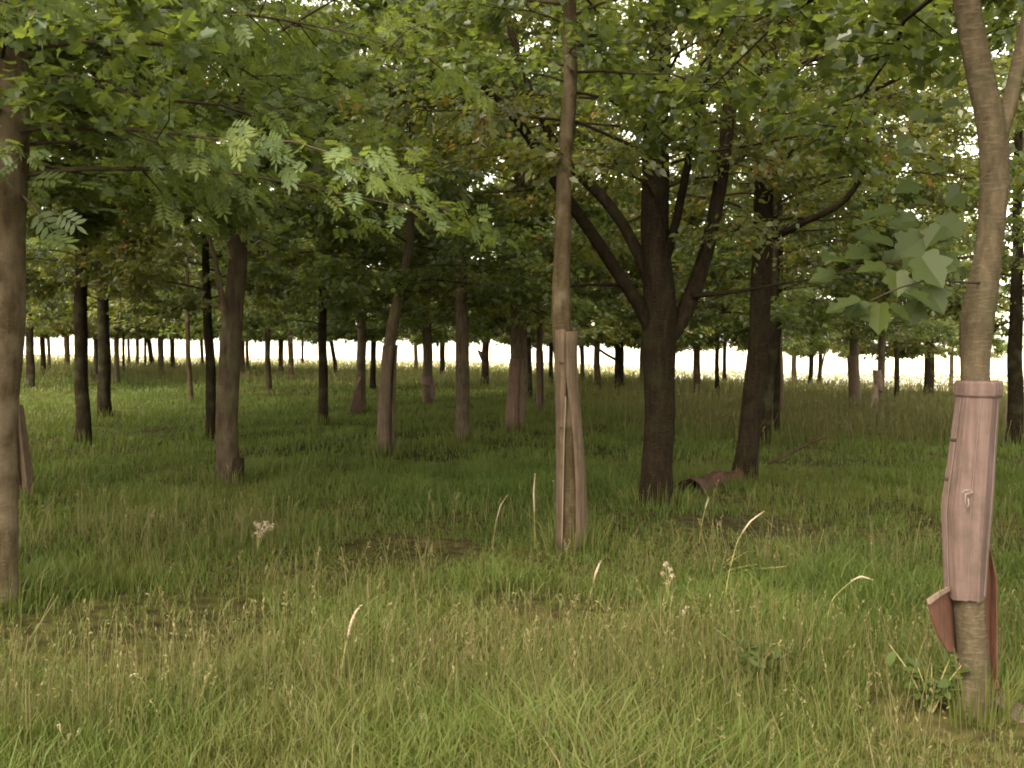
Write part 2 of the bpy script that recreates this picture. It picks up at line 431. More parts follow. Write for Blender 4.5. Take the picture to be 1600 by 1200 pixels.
# --- the nearest trees
T_left, pL, dL = tree(-6, 950, 66, 'thick trunk cut off by the left edge of the picture, pale lichen high up', bark='lichen', crown='ash', name='ash_tree', rot=1.2,
     path=[(-8, 950, 62), (-7, 800, 64), (-6, 650, 68), (-3, 450, 76), (0, 250, 78), (2, 60, 74), (4, -200, 60)])
T_right, pR, dR = tree(1527, 1112, 44, 'young sycamore in the tall faded pink guard at the right', bark='grey', crown='sycamore', name='sycamore_tree', rot=1.2,
     path=[(1522, 1112, 46), (1518, 1020, 42), (1513, 960, 46), (1514, 850, 42), (1524, 700, 40), (1530, 600, 42), (1532, 545, 43), (1533, 505, 54), (1541, 470, 50), (1549, 410, 41), (1553, 300, 42), (1552, 235, 46), (1545, 190, 43), (1527, 110, 41), (1508, 20, 40), (1490, -100, 38), (1470, -300, 32)],
     limbs=[[(1553, 240, 26), (1570, 195, 25, .02), (1585, 130, 24, .05), (1600, 60, 22, .08), (1625, -60, 20, .1)]])
T_mid, pM, dM = tree(893, 862, 44, 'slender straight trunk rising from the long split brown guard', bark='olive', crown='tall', name='tree', rot=1.5, 
     path=[(891, 862, 34), (888, 760, 32), (884, 620, 31), (880, 510, 31), (880, 400, 27), (882, 290, 24), (886, 180, 22), (889, 60, 22), (890, -80, 20), (890, -300, 16)])
T_fork, pF, dF = tree(1028, 790, 48, 'stout dark tree forking low into several steep limbs, centre right', bark='black', crown='forked', name='tree', rot=1.0,
     path=[(1027, 790, 49), (1028, 700, 47), (1029, 600, 46), (1030, 530, 54), (1030, 470, 50), (1027, 400, 44), (1024, 300, 44), (1024, 200, 42), (1028, 100, 36), (1032, -60, 30), (1034, -250, 22)],
     limbs=[[(1024, 535, 25), (1008, 490, 25, -.05), (985, 455, 20, -.12), (955, 412, 20, -.2), (915, 350, 18, -.3), (872, 290, 18, -.4), (842, 235, 16, -.5), (805, 185, 14, -.6), (750, 130, 10, -.8)],
            [(1024, 470, 21), (1004, 410, 19, .1), (975, 350, 17, .2), (935, 300, 17, .3), (895, 265, 15, .4), (855, 205, 12, .5), (820, 120, 10, .6), (790, 20, 8, .7)],
            [(1036, 540, 26), (1062, 505, 27, .05), (1090, 440, 25, .1), (1110, 370, 22, .2), (1125, 290, 22, .3), (1138, 190, 22, .4), (1147, 80, 20, .5), (1157, -30, 18, .6), (1168, -200, 13, .7)],
            [(1036, 420, 16), (1058, 340, 14, -.2), (1074, 260, 12, -.3), (1092, 170, 11, -.4), (1115, 90, 9, -.5), (1140, 20, 7, -.6)],
            [(1082, 462, 11), (1110, 460, 7, -.1), (1150, 456, 6, -.2), (1190, 449, 4, -.3), (1240, 440, 4, -.4)],
            [(995, 448, 8), (970, 446, 6, -.1), (930, 443, 5, -.2), (890, 448, 4, -.3)]])
T_lean, pN, dN = tree(1163, 756, 36, 'leaning brown trunk with a red-brown guard fallen at its foot', bark='black', crown='forked', name='tree', rot=3.4,
     path=[(1162, 756, 38), (1168, 700, 35), (1176, 620, 33), (1185, 520, 31), (1191, 430, 31), (1195, 320, 30), (1199, 220, 28), (1200, 100, 25), (1199, -50, 21), (1199, -200, 15)],
     limbs=[[(1199, 372, 14), (1222, 366, 12, -.3), (1262, 343, 11, -.6), (1300, 330, 10, -.8), (1330, 305, 9, -.9), (1349, 272, 8, -1.0), (1355, 230, 8, -1.0), (1352, 170, 6, -1.1), (1358, 120, 5, -1.2)],
            [(1202, 205, 14), (1240, 188, 11, -.3), (1290, 172, 9, -.6), (1350, 148, 8, -.8), (1400, 125, 7, -1.), (1460, 92, 5, -1.2)],
            [(1202, 262, 12), (1250, 228, 10, -.2), (1310, 205, 9, -.4), (1365, 180, 8, -.5), (1410, 140, 7, -.6), (1450, 105, 5, -.7)],
            [(1203, 110, 9), (1260, 95, 8, .2), (1330, 84, 7, .3), (1400, 70, 5, .4)]])
tree(355, 756, 36, 'straight brown trunk with a dark stump of bark against its foot, left of centre', bark='brown', crown='near1', dx=8,
     path=[(357, 756, 37), (357, 680, 35), (358, 600, 34), (361, 520, 33), (366, 450, 29), (371, 380, 27), (376, 310, 25), (381, 240, 21), (384, 120, 17)],
     limbs=[[(358, 560, 13), (352, 500, 12, -.1), (346, 460, 9, -.2), (335, 400, 7, -.3), (318, 330, 5, -.4)]])
tree(20, 782, 28, 'trunk half hidden behind the thick left edge trunk, inside a leaning tan guard', bark='brown', crown='near2')
# --- the middle distance
tree(130, 695, 22, 'dark ivy-green trunk, second from the left edge, thickest of the dark left pair', bark='dark', dx=2)
tree(164, 655, 19, 'dark trunk just right of the thickest dark left trunk', bark='dark', dx=1)
tree(331, 687, 15, 'thin dark trunk close behind the trunk with the bark stump', bark='dark', dx=-3)
tree(505, 665, 14, 'thin straight black-footed trunk standing alone left of the bent guarded one', bark='dark', dx=1)
tree(603, 712, 22, 'trunk bending right above its taupe guard, pale where it bends', bark='brown', crown='mid1',
     path=[(602, 712, 20), (603, 640, 20), (607, 560, 20), (611, 525, 19), (620, 480, 17), (632, 430, 16), (640, 370, 14), (645, 280, 12)])
tree(722, 693, 21, 'straight dark brown trunk midway between the bent one and the long split guard', bark='brown', dx=0)
tree(805, 678, 20, 'brown trunk in a short red-brown guard left of the long split guard', bark='brown', dx=2)
tree(564, 645, 15, 'brown trunk with an orange flap of guard leaning on its left foot', bark='brown', dx=2)
tree(583, 610, 9, 'dark trunk between the flap-footed trunk and the bent one', bark='dark', dx=2)
tree(668, 632, 15, 'trunk with a ragged pink scrap of guard around its middle', bark='brown', dx=-1)
tree(298, 628, 8, 'slim grey-green sapling trunk alone left of the thin dark pair', bark='olive', dx=-4)
tree(420, 612, 9, 'slim olive trunk standing clear in the gap right of the bark stump', bark='olive', dx=-1)
tree(845, 650, 11, 'brown trunk with a dark slit, just left of the long split guard', bark='brown', dx=-2)
tree(821, 664, 8, 'thin trunk touching the right side of the short red-brown guard', bark='brown', dx=-3)
tree(828, 622, 8, 'slim trunk seen between the short red-brown guard and the slit trunk', bark='dark', dx=-2)
tree(1196, 692, 17, 'dark trunk directly behind the leaning one', bark='dark', dx=10)
tree(1212, 680, 10, 'thin dark trunk at the right shoulder of the leaning one', bark='dark', dx=3)
tree(1220, 655, 8, 'slim trunk inside a narrow brown guard right of the leaning one', bark='brown', dx=-2)
tree(1337, 648, 15, 'fat grey-brown trunk with a torn guard top, in yellow grass', bark='brown', dx=-6)
tree(1376, 645, 12, 'trunk in yellow grass with a pale guard flap trailing left at its foot', bark='brown', dx=-2)
tree(1401, 628, 8, 'thin dark trunk right of the one with the trailing pale flap', bark='dark', dx=-1)
tree(1451, 622, 15, 'stout dark trunk left of the tall faded pink guard', bark='dark', dx=0)
tree(1586, 697, 22, 'dark trunk at the right edge of the picture with a tan flap on its left', bark='dark', dx=-4)
tree(967, 608, 14, 'short dark trunk with a broken side branch, left of the stout forking tree', bark='dark', dx=0, fork=[(-1.0, 1.1, 1.75, 0.06)])
tree(757, 602, 11, 'far trunk with a curled scrap of guard sticking out on its left', bark='dark', dx=4)
# --- the far rows against the bright field
far = [
 (33, 592, 5, 'sliver of far trunk right beside the thick left edge trunk', 0), (47, 607, 12, 'dark far trunk, first clear one right of the left edge trunk', 0),
 (68, 588, 8, 'second clear far trunk right of the left edge trunk', 0), (77, 581, 5, 'very thin pale trunk hugging the second clear far trunk', 0),
 (105, 574, 8, 'pale blurred far trunk left of the thick dark left pair', 0), (151, 596, 7, 'far trunk glimpsed between the thick dark left pair', 0),
 (183, 600, 8, 'dark far trunk just right of the thick dark left pair', 0), (193, 584, 4, 'hair-thin far trunk, two right of the thick dark left pair', 0),
 (201, 575, 4, 'hair-thin pale trunk, third right of the thick dark left pair', 0), (215, 574, 5, 'thin far trunk, fourth right of the thick dark left pair', 0),
 (227, 573, 4, 'thinnest far trunk left of the crooked one with a leaning top', 1), (238, 572, 7, 'crooked far trunk with a left-leaning top', -9),
 (252, 587, 9, 'dark far trunk, larger of two left of the grey-green sapling', -1), (270, 579, 7, 'dark far trunk, smaller of two left of the grey-green sapling', -1),
 (317, 574, 5, 'tilted far trunk right of the grey-green sapling', -4), (379, 588, 9, 'far trunk just right of the trunk with the bark stump', 0),
 (387, 582, 5, 'pale thin trunk pressed against a far one right of the bark stump', 0), (439, 586, 8, 'reddish far trunk right of the slim olive one', 0),
 (455, 595, 8, 'dark far trunk, second right of the slim olive one', -2), (473, 570, 4, 'faint thin far trunk left of the black-footed one', 0),
 (526, 587, 6, 'far trunk tilted to the left beside the black-footed one', -14), (650, 582, 6, 'thin far trunk left of the ragged pink scrap', 0),
 (691, 591, 8, 'far trunk right of the ragged pink scrap', 0), (861, 601, 7, 'dark far trunk squeezed beside the upper long split guard', -1),
 (911, 598, 7, 'dark far trunk tilted, just right of the long split guard', -4), (933, 612, 10, 'pale olive far trunk right of the long split guard', 0),
 (1002, 603, 5, 'thin reddish far trunk at the left side of the stout forking tree', 0), (1089, 623, 11, 'olive far trunk right of the stout forking tree', 0),
 (1120, 623, 7, 'thin far trunk, second right of the stout forking tree', 1), (1132, 598, 6, 'dark thin far trunk, third right of the stout forking tree', 0),
 (1241, 605, 8, 'far trunk, first in the bright gap right of the leaning one', -1), (1266, 602, 7, 'far trunk, second in the bright gap right of the leaning one', 3),
 (1280, 599, 6, 'twin-stemmed pale far tree at the end of the bright gap', 4), (1486, 607, 6, 'pale leafy far trunk just left of the tall faded pink guard', 0),
]
for i, (x, y, w, lab, dx) in enumerate(far):
    tree(x, y, w, lab, dx=dx, bark='olive' if ('pale' in lab or 'olive' in lab) else 'brown' if ('red' in lab or i % 3 == 0) else 'dark',
         fork=[(0.35, 0.3, 2.2, 0.05)] if 'twin' in lab else None)

# --- trees beside the frame whose crowns reach into it or close the wood at the sides
def side_tree(x, y, label, crown, bark='brown', name='tree', r=0.13, rot=None, scale=None):
    global nt_
    nt_ += 1
    p = np.array([x, y, float(gz(x, y))])
    e = bpy.data.objects.new(name, None); COL.objects.link(e); e.location = tuple(p); tag(e, label, 'tree', GROUP)
    link('trunk', trunk_mesh([(0, 0, -.1, r), (0, 0, 0, r), (.05, .03, 2, r * .9), (.05, 0, 5, r * .6), (0.05, 0, 7.8, r * .25)], bark, 12, 0.15, nt_), e)
    c = link('crown', CROWN[crown], e); c.rotation_euler = (0, 0, nt_ * 1.7 if rot is None else rot)
    if scale: c.scale = (scale,) * 3
side_tree(-4.3, 6.6, 'tree outside the left edge whose broad lobed leaves fill the upper left corner', 'maple', 'olive', 'maple_tree', rot=0.4)
side_tree(6.3, 8.0, 'tree outside the right edge whose dark boughs fill the upper right corner', 'mid3', rot=2.0)
side_tree(-7.4, 9.8, 'tree outside the frame behind the left edge ash, lobed dark leaves', 'near1')
side_tree(9.6, 14.2, 'third tree outside the frame along the right side', 'mid1')
side_tree(8.4, 11.5, 'tree outside the frame behind the upper right boughs', 'near2')
side_tree(-9.6, 14.5, 'third tree outside the frame along the left side', 'mid1')

# ------------------------------------------------------------------ sprays of single leaves near the camera
def spray(parent, p0, d, twigs, leaves, template, lm, seed):
    """twigs: pixel polylines; leaves: (px, py, size px, angle deg, depth offset, attribute)"""
    g = Geo(); r = np.random.default_rng(seed)
    for tw in twigs:
        q = resample(px_path(p0, d, tw), 0.05); tube(g, q[:, :3], q[:, 3], 5, 1)
    P = []; D = []; Nn = []; S = []; A = []
    leaves = [(x, y, s * r.uniform(.7, 1.12), g_ + r.uniform(-25, 25), do, a) for (x, y, s, g_, do, a) in leaves] + \
             [(x + r.uniform(-34, 34), y + r.uniform(-26, 26), s * r.uniform(.35, .75), g_ + r.uniform(-50, 50), do + r.uniform(.02, .25), a * r.uniform(.3, 1)) for (x, y, s, g_, do, a) in leaves if template is LOBED]
    for (x, y, s, ang, do, a) in leaves:
        w = at(x, y, d + do) - p0; P.append(w)
        t = math.radians(ang)
        D.append([math.cos(t), r.uniform(-.5, .1), math.sin(t)])
        Nn.append([r.uniform(-.6, .6), -r.uniform(.1, .9), r.uniform(.4, 1)])
        S.append(0.72 * s * d / F); A.append(a)
    put_leaves(g, np.array(P), np.array(D, float), np.array(Nn, float), np.array(S), template, np.array(A))
    return link('foliage', g.mesh('foliage', [lm, M_TWIG]), parent)
spray(T_right, pR, dR, [[(1548, 442, 5), (1500, 441, 4, -.1), (1455, 436, 3, -.2)], [(1455, 436, 3, -.2), (1400, 450, 3, -.3), (1360, 470, 2, -.3)],
                        [(1550, 395, 6), (1490, 405, 5, .1), (1420, 412, 4, .2), (1350, 410, 3, .3), (1280, 440, 2, .35)]],
      [(1440, 402, 78, -80, -.2, .55), (1345, 470, 70, -150, -.3, .5), (1375, 475, 88, -85, -.3, .75), (1345, 470, 62, -110, -.25, .3), (1420, 455, 80, -70, -.25, .4), (1450, 450, 66, -50, -.2, .35),
       (1400, 425, 70, -120, -.1, .8), (1385, 420, 64, 170, 0, .7), (1360, 395, 82, 195, .15, .5), (1330, 410, 80, 200, .2, .45), (1305, 430, 66, 205, .25, .4), (1395, 385, 76, 190, .1, .5),
       (1440, 372, 80, 200, .1, .45), (1470, 355, 72, 215, .05, .5), (1480, 395, 60, -95, .1, .4), (1500, 345, 70, 240, .1, .6), (1430, 345, 70, 190, .3, .5), (1400, 330, 74, 200, .35, .55),
       (1365, 345, 62, 205, .4, .5), (1455, 320, 66, 170, .3, .6), (1500, 300, 70, 200, .2, .5), (1470, 270, 64, 160, .3, .65), (1430, 290, 60, 200, .4, .5),
       (1475, 190, 60, 200, .3, .6), (1445, 175, 66, 190, .3, .55), (1420, 215, 58, 210, .35, .5), (1500, 160, 56, 180, .2, .5), (1390, 480, 60, -60, -.2, .5), (1435, 470, 64, -100, -.15, .35)],
      LOBED, M_LEAF['syc'], 5)
spray(T_left, pL, dL, [[(30, 300, 6), (60, 330, 4, -.2), (95, 345, 3, -.3)]],
      [(60, 372, 105, 8, -.4, .6), (85, 330, 95, -20, -.3, .4), (50, 320, 90, -60, -.3, .35), (130, 330, 90, 20, -.2, .5), (40, 285, 100, 30, -.2, .7), (110, 290, 100, -10, -.2, .8)],
      PINN, M_LEAF['ash'], 6)

# ------------------------------------------------------------------ tree guards
def sheet(rows, p0, thick=0.006, mats=None, rough=0.0, seed=0, name='panel', g=None, m=0):
    """grid surface from rows of (px, py, distance); given a real thickness"""
    r = np.random.default_rng(seed)
    A = np.array([[at(*q) - p0 for q in row] for row in rows])
    n, k = A.shape[:2]
    if rough:
        A[0, :, 2] += r.uniform(-rough, rough, k); A[-1, :, 2] += r.uniform(-rough, rough, k)
    du = np.gradient(A, axis=0); dv = np.gradient(A, axis=1)
    nn = np.cross(du, dv); nn /= np.linalg.norm(nn, axis=2)[..., None] + 1e-9
    V = np.concatenate([(A + nn * thick / 2).reshape(-1, 3), (A - nn * thick / 2).reshape(-1, 3)])
    I = np.arange(n * k).reshape(n, k); o = n * k
    Q = [(I[i, j], I[i, j + 1], I[i + 1, j + 1], I[i + 1, j]) for i in range(n - 1) for j in range(k - 1)]
    Q += [(I[i + 1, j] + o, I[i + 1, j + 1] + o, I[i, j + 1] + o, I[i, j] + o) for i in range(n - 1) for j in range(k - 1)]
    for i in range(n - 1):
        Q.append((I[i, 0] + o, I[i, 0], I[i + 1, 0], I[i + 1, 0] + o)); Q.append((I[i, k - 1], I[i, k - 1] + o, I[i + 1, k - 1] + o, I[i + 1, k - 1]))
    for j in range(k - 1):
        Q.append((I[0, j], I[0, j] + o, I[0, j + 1] + o, I[0, j + 1])); Q.append((I[n - 1, j + 1], I[n - 1, j + 1] + o, I[n - 1, j] + o, I[n - 1, j]))
    own = g is None
    if own: g = Geo()
    g.add(V, [tuple(int(c) for c in q) for q in Q], m)
    return g.mesh(name, mats, False) if own else None

def open_tube(p0, d, rows, a0, a1, sides=None, thick=0.005, ragged=0.0, seed=0, g=None, m=0, taper_slit=None):
    """rows: (px centre, py, width px); a0..a1 arc in degrees, 270 faces the camera; sides: polygonal section"""
    r = np.random.default_rng(seed)
    k = 49 if sides else 25
    R = []
    for i, (x, y, w) in enumerate(rows):
        c = at(x, y, d) - p0; rad = 0.5 * w * d / F
        b0, b1 = a0, a1
        if taper_slit: b0, b1 = taper_slit[i]
        th = np.radians(np.linspace(b0, b1, k))
        rr = np.full(k, rad)
        if sides:
            st = 2 * PI / sides; ph = (th + 0.297) % st - st / 2
            rr = rad * math.cos(st / 2) / np.cos(ph) * 1.06
        P = np.c_[c[0] + rr * np.cos(th), c[1] + rr * np.sin(th), np.full(k, c[2])]
        if ragged and i in (0, len(rows) - 1): P[:, 2] += ragged * np.convolve(r.uniform(-2.2, 2.2, k + 6), np.ones(7) / 7, 'valid') + r.uniform(-.2, .2, k) * ragged
        R.append(P)
    A = np.array(R); n = len(rows)
    du = np.gradient(A, axis=0); dv = np.gradient(A, axis=1)
    nn = np.cross(dv, du); nn /= np.linalg.norm(nn, axis=2)[..., None] + 1e-9
    V = np.concatenate([A.reshape(-1, 3), (A - nn * thick).reshape(-1, 3)])
    I = np.arange(n * k).reshape(n, k); o = n * k
    Q = []
    for i in range(n - 1):
        for j in range(k - 1):
            Q += [(I[i, j], I[i, j + 1], I[i + 1, j + 1], I[i + 1, j]), (I[i + 1, j] + o, I[i + 1, j + 1] + o, I[i, j + 1] + o, I[i, j] + o)]
        Q += [(I[i, 0] + o, I[i, 0], I[i + 1, 0], I[i + 1, 0] + o), (I[i, k - 1], I[i, k - 1] + o, I[i + 1, k - 1] + o, I[i + 1, k - 1])]
    for j in range(k - 1):
        Q += [(I[0, j], I[0, j] + o, I[0, j + 1] + o, I[0, j + 1]), (I[n - 1, j + 1], I[n - 1, j + 1] + o, I[n - 1, j] + o, I[n - 1, j])]
    own = g is None
    if own: g = Geo()
    g.add(V, [tuple(int(c) for c in q) for q in Q], m)
    return g

def fine(rows, n=10):
    rows = np.array(rows, float); u = np.linspace(0, len(rows) - 1, n)
    return [tuple(np.interp(v, range(len(rows)), rows[:, c]) for c in range(rows.shape[1])) for v in u]

GG = 'tree guards in the plantation'
# the tall pink guard on the right
e = bpy.data.objects.new('tree_guard', None); COL.objects.link(e); e.location = tuple(pR)
tag(e, 'tall faded pink hexagonal guard with rolled rim, broken off above the ground', 'tree guard', GG)
g = open_tube(pR, dR, fine([(1528, 616, 58), (1521, 690, 62), (1516, 740, 66), (1511, 790, 70), (1509, 860, 62), (1508, 931, 56)], 14), 0, 360, sides=6, ragged=0.012, seed=3)
for ang in (193, 253, 313):
    q = []
    for (x, y, w_) in fine([(1528, 622, 58), (1521, 690, 62), (1516, 740, 66), (1511, 790, 70), (1509, 860, 62), (1508, 926, 56)], 12):
        c = at(x, y, dR) - pR; rad = 0.5 * w_ * dR / F * 1.055
        q.append([c[0] + rad * math.cos(math.radians(ang)), c[1] + rad * math.sin(math.radians(ang)), c[2]])
    tube(g, q, 0.0022, 5, 1)
link('tube', g.mesh('tube', [M_GUARD, M_GUARD_EDGE], False), e)
g = open_tube(pR, dR, [(1529, 597, 58), (1529, 599, 62), (1529, 608, 63), (1528.5, 616, 62), (1528.5, 619, 57)], 0, 360, sides=6, thick=0.01)
link('rim', g.mesh('rim', [M_GUARD], False), e)
g = Geo()
tube(g, [at(x, y, dR - 0.112) - pR for x, y in [(1503, 770), (1507, 766), (1516, 766), (1520, 769), (1514, 771), (1509, 772), (1508, 782), (1510, 792), (1514, 790), (1513, 779)]], 0.0034, 6)
link('tie', g.mesh('tie', [M_TIE]), e)
for (x, y) in [(1490, 687), (1478, 748)]:
    g = Geo(); tube(g, [at(x - 4, y, dR - 0.075) - pR, at(x + 3, y + 1, dR - 0.088) - pR], 0.008, 6)
    link('notch', g.mesh('notch', [M_TWIG]), e)
# its broken lower half, opened around the trunk
dq = dR + 0.085
me = sheet([[(1536, 838, dq), (1541, 836, dq + .01), (1546, 848, dq)], [(1536, 900, dq), (1547, 900, dq + .02), (1557, 905, dq - .02)],
            [(1535, 1000, dq), (1547, 1000, dq + .02), (1558, 1000, dq - .02)], [(1536, 1060, dq - .02), (1547, 1062, dq), (1558, 1062, dq - .04)],
            [(1538, 1078, dq - .06), (1550, 1080, dq - .06), (1562, 1076, dq - .10)]], pR, 0.006, [M_GUARD_RED], 0.006, 4)
e2 = bpy.data.objects.new('broken_tree_guard', None); COL.objects.link(e2); e2.location = tuple(pR)
tag(e2, 'red-brown broken guard half standing open around the sycamore foot', 'tree guard', GG)
link('strip', me, e2)
me = sheet([[(1449, 940, dR - .16), (1464, 929, dR - .10), (1480, 920, dR - .02), (1497, 918, dR + .08)],
            [(1454, 958, dR - .15), (1468, 955, dR - .10), (1482, 955, dR - .02), (1498, 955, dR + .08)],
            [(1464, 990, dR - .12), (1474, 990, dR - .08), (1485, 990, dR - .02), (1498, 990, dR + .08)],
            [(1480, 1016, dR - .08), (1485, 1018, dR - .05), (1490, 1020, dR - .02), (1498, 1022, dR + .07)]], pR, 0.006, [M_GUARD_RED], 0.006, 5)
link('flap', me, e2)
me = sheet([[(1450, 936, dR - .165), (1466, 925, dR - .11), (1482, 917, dR - .03)], [(1452, 944, dR - .167), (1467, 932, dR - .112), (1483, 923, dR - .032)]], pR, 0.012, [M_GUARD_PALE], 0, 5)
link('torn_edge', me, e2)
me = sheet([[(1540, 1076, 4.66), (1552, 1084, 4.62), (1561, 1080, 4.60)], [(1552, 1094, 4.56), (1566, 1096, 4.55), (1580, 1092, 4.56)], [(1568, 1110, 4.48), (1582, 1110, 4.48), (1604, 1106, 4.50)],
            [(1580, 1122, 4.42), (1604, 1124, 4.42), (1630, 1122, 4.44)], [(1600, 1136, 4.36), (1624, 1140, 4.36), (1650, 1138, 4.38)]], pR, 0.008, [M_GUARD], 0.008, 6)
o = link('guard_scrap', me, None, pR); tag(o, 'pinkish guard scrap trailing out through the grass at the right edge', 'tree guard', GG)

# the long split guard left of the forking tree
e = bpy.data.objects.new('tree_guard', None); COL.objects.link(e); e.location = tuple(pM)
tag(e, 'long taupe guard split open down its front, centre of the picture', 'tree guard', GG)
rows = fine([(893, 868, 52), (893, 800, 50), (892, 740, 47), (889, 660, 41), (885, 600, 37), (884, 560, 36), (884, 516, 37)], 14)
slit = []
for (x, y, w) in rows:
    hw = float(np.interp(y, [590, 612, 680, 740, 868], [1.0, 5, 19, 24, 25])); c0 = float(np.interp(y, [612, 868], [266, 255]))
    slit.append((c0 + hw, c0 - hw + 360))
g = open_tube(pM, dM, rows, 0, 360, ragged=0.012, seed=8, taper_slit=slit, thick=0.006)
link('tube', g.mesh('tube', [M_GUARD_TAUPE]), e)
g = Geo(); q = []
for (x, y, w), (s0, s1) in zip(rows, slit):
    th = math.radians(s1 - 360); c = at(x, y, dM) - pM; rad = 0.5 * w * dM / F * 1.01
    if y > 600: q.append([c[0] + rad * math.cos(th), c[1] + rad * math.sin(th), c[2]])
tube(g, q, 0.006, 6); link('split_edge', g.mesh('split_edge', [M_GUARD_PALE]), e)
for (x, y) in [(874, 567), (872, 668)]:
    g = Geo(); c = at(x, y, dM - 0.10) - pM; tube(g, [c, c + np.array([0.03, -0.02, 0])], 0.008, 6)
    link('tie_slot', g.mesh('tie_slot', [M_TWIG]), e)

def guard(px, py, rows, label, m=M_GUARD_TAUPE, a=(0, 360), flap=None, seed=0, rag=0.02):
    p = base(px, py); d = p[1]
    e = bpy.data.objects.new('tree_guard', None); COL.objects.link(e); e.location = tuple(p); tag(e, label, 'tree guard', GG)
    if rows:
        g = open_tube(p, d, fine(rows, 6), a[0], a[1], ragged=rag, seed=seed)
        link('tube', g.mesh('tube', [m]), e)
    if flap:
        me = sheet([[(x, y, d + o) for x, y, o in row] for row in flap], p, 0.012, [m], 0.02, seed); link('flap', me, e)
guard(38, 782, None, 'tan guard leaning right beside the thick left edge trunk', M_GUARD_TAUPE, flap=[[(24, 634, .02), (30, 630, -.06), (36, 636, -.02)], [(25, 680, .02), (34, 680, -.08), (43, 682, -.02)], [(28, 730, .02), (40, 730, -.09), (50, 730, -.02)], [(34, 786, .02), (46, 786, -.10), (57, 782, -.02)]], seed=2)
guard(603, 712, [(603, 714, 28), (603, 650, 27), (606, 590, 25), (610, 540, 24)], 'taupe guard around the foot of the trunk that bends right', M_GUARD_TAUPE, (-40, 300), seed=3)
guard(805, 678, [(804, 679, 30), (804, 640, 28), (806, 600, 25), (808, 560, 23)], 'short red-brown guard on a trunk left of the long split guard', M_GUARD_BROWN, (-60, 295), seed=4)
guard(845, 650, [(844, 651, 13), (844, 600, 13), (843, 548, 12)], 'narrow slit guard just left of the long split guard', M_GUARD_TAUPE, (-50, 290), seed=5)
guard(1220, 655, [(1220, 656, 11), (1219, 610, 11), (1218, 558, 11)], 'narrow brown square-topped guard right of the leaning trunk', M_GUARD_TAUPE, seed=6, rag=0.0)
guard(1337, 648, [(1337, 649, 18), (1335, 600, 18), (1332, 556, 17)], 'torn-topped guard on the fat trunk in the yellow grass', M_GUARD_TAUPE, flap=[[(1326, 556, -.1), (1330, 554, -.15)], [(1325, 562, -.14), (1331, 566, -.18)], [(1328, 576, -.12), (1333, 580, -.16)]], seed=7)
guard(1374, 645, [(1373, 610, 14), (1372, 590, 15), (1371, 578, 15)], 'pale guard with its lower half torn out to the left in yellow grass', M_GUARD_PALE, flap=[[(1366, 600, -.1), (1372, 598, -.14)], [(1363, 620, -.2), (1373, 622, -.2)], [(1357, 642, -.35), (1372, 646, -.25)]], seed=8)
guard(563, 645, None, 'orange-brown guard flap leaning against a trunk left of the bent one', M_GUARD_BROWN, flap=[[(559, 590, -.12), (564, 588, -.16)], [(553, 615, -.3), (564, 615, -.2)], [(546, 644, -.5), (564, 648, -.25)]], seed=9)
guard(668, 632, [(669, 604, 18), (668, 596, 19), (667, 586, 18)], 'ragged pink scrap of guard caught round a trunk in mid distance', M_GUARD, (150, 420), flap=[[(671, 600, -.25), (677, 598, -.2)], [(672, 612, -.3), (680, 612, -.25)], [(674, 622, -.35), (679, 626, -.3)]], seed=10, rag=0.05)
guard(1578, 690, None, 'tan guard flap standing against the left of the right edge trunk', M_GUARD_PALE, flap=[[(1576, 612, -.1), (1582, 606, -.05)], [(1571, 630, -.2), (1580, 630, -.15)], [(1570, 660, -.2), (1579, 660, -.15)], [(1573, 690, -.2), (1580, 692, -.15)]], seed=11)
guard(346, 752, None, 'pale strip of guard along the left of the trunk with the bark stump', M_GUARD_PALE, flap=[[(344, 598, -.10), (349, 594, -.16)], [(340, 640, -.12), (348, 640, -.17)], [(339, 700, -.12), (347, 700, -.18)], [(341, 748, -.12), (348, 752, -.18)]], seed=12)
guard(750, 598, None, 'curled scrap of guard on the left of a far trunk', M_GUARD_TAUPE, flap=[[(745, 546, -.1), (753, 550, -.2)], [(748, 554, -.15), (755, 558, -.25)], [(753, 566, -.2), (756, 566, -.25)]], seed=13)
# fallen guard by the leaning trunk
p = base(1120, 764)
g = Geo()
def fallen(pts, rad, a0, a1, seed):
    """half pipe lying along the ground"""
    P = resample([np.array(list(at(x, y, d) - p)) for x, y, d in pts], 0.08)
    T = np.gradient(P, axis=0); T /= np.linalg.norm(T, axis=1)[:, None]
    B = np.cross(T, [0, 0, 1.0]); B /= np.linalg.norm(B, axis=1)[:, None]; U = np.cross(B, T)
    r = np.random.default_rng(seed); k = 13; th = np.radians(np.linspace(a0, a1, k))
    rr = rad * (1 + 0.12 * np.sin(np.arange(len(P)) * 0.9 + seed))
    for off, flip in ((0, 0), (0.007, 1)):
        V = P[:, None] + (rr[:, None] - off)[..., None] * (np.cos(th)[None, :, None] * B[:, None] + np.sin(th)[None, :, None] * U[:, None])
        V += 0.022 * np.sin(V[..., [1, 2, 0]] * 17 + seed) + 0.012 * np.sin(V[..., [2, 0, 1]] * 41); V[0, :, :] += r.normal(0, 0.015, V[0].shape); V[-1] += r.normal(0, 0.015, V[-1].shape)
        I = np.arange(len(P) * k).reshape(len(P), k)
        Q = np.stack([I[:-1, :-1], I[:-1, 1:], I[1:, 1:], I[1:, :-1]], -1).reshape(-1, 4)
        if flip: Q = Q[:, ::-1]
        g.add(V.reshape(-1, 3), Q.copy(), 0)
fallen([(1076, 772, 11.15), (1095, 764, 11.45), (1120, 757, 11.8), (1150, 752, 12.05)], 0.15, -20, 215, 1)
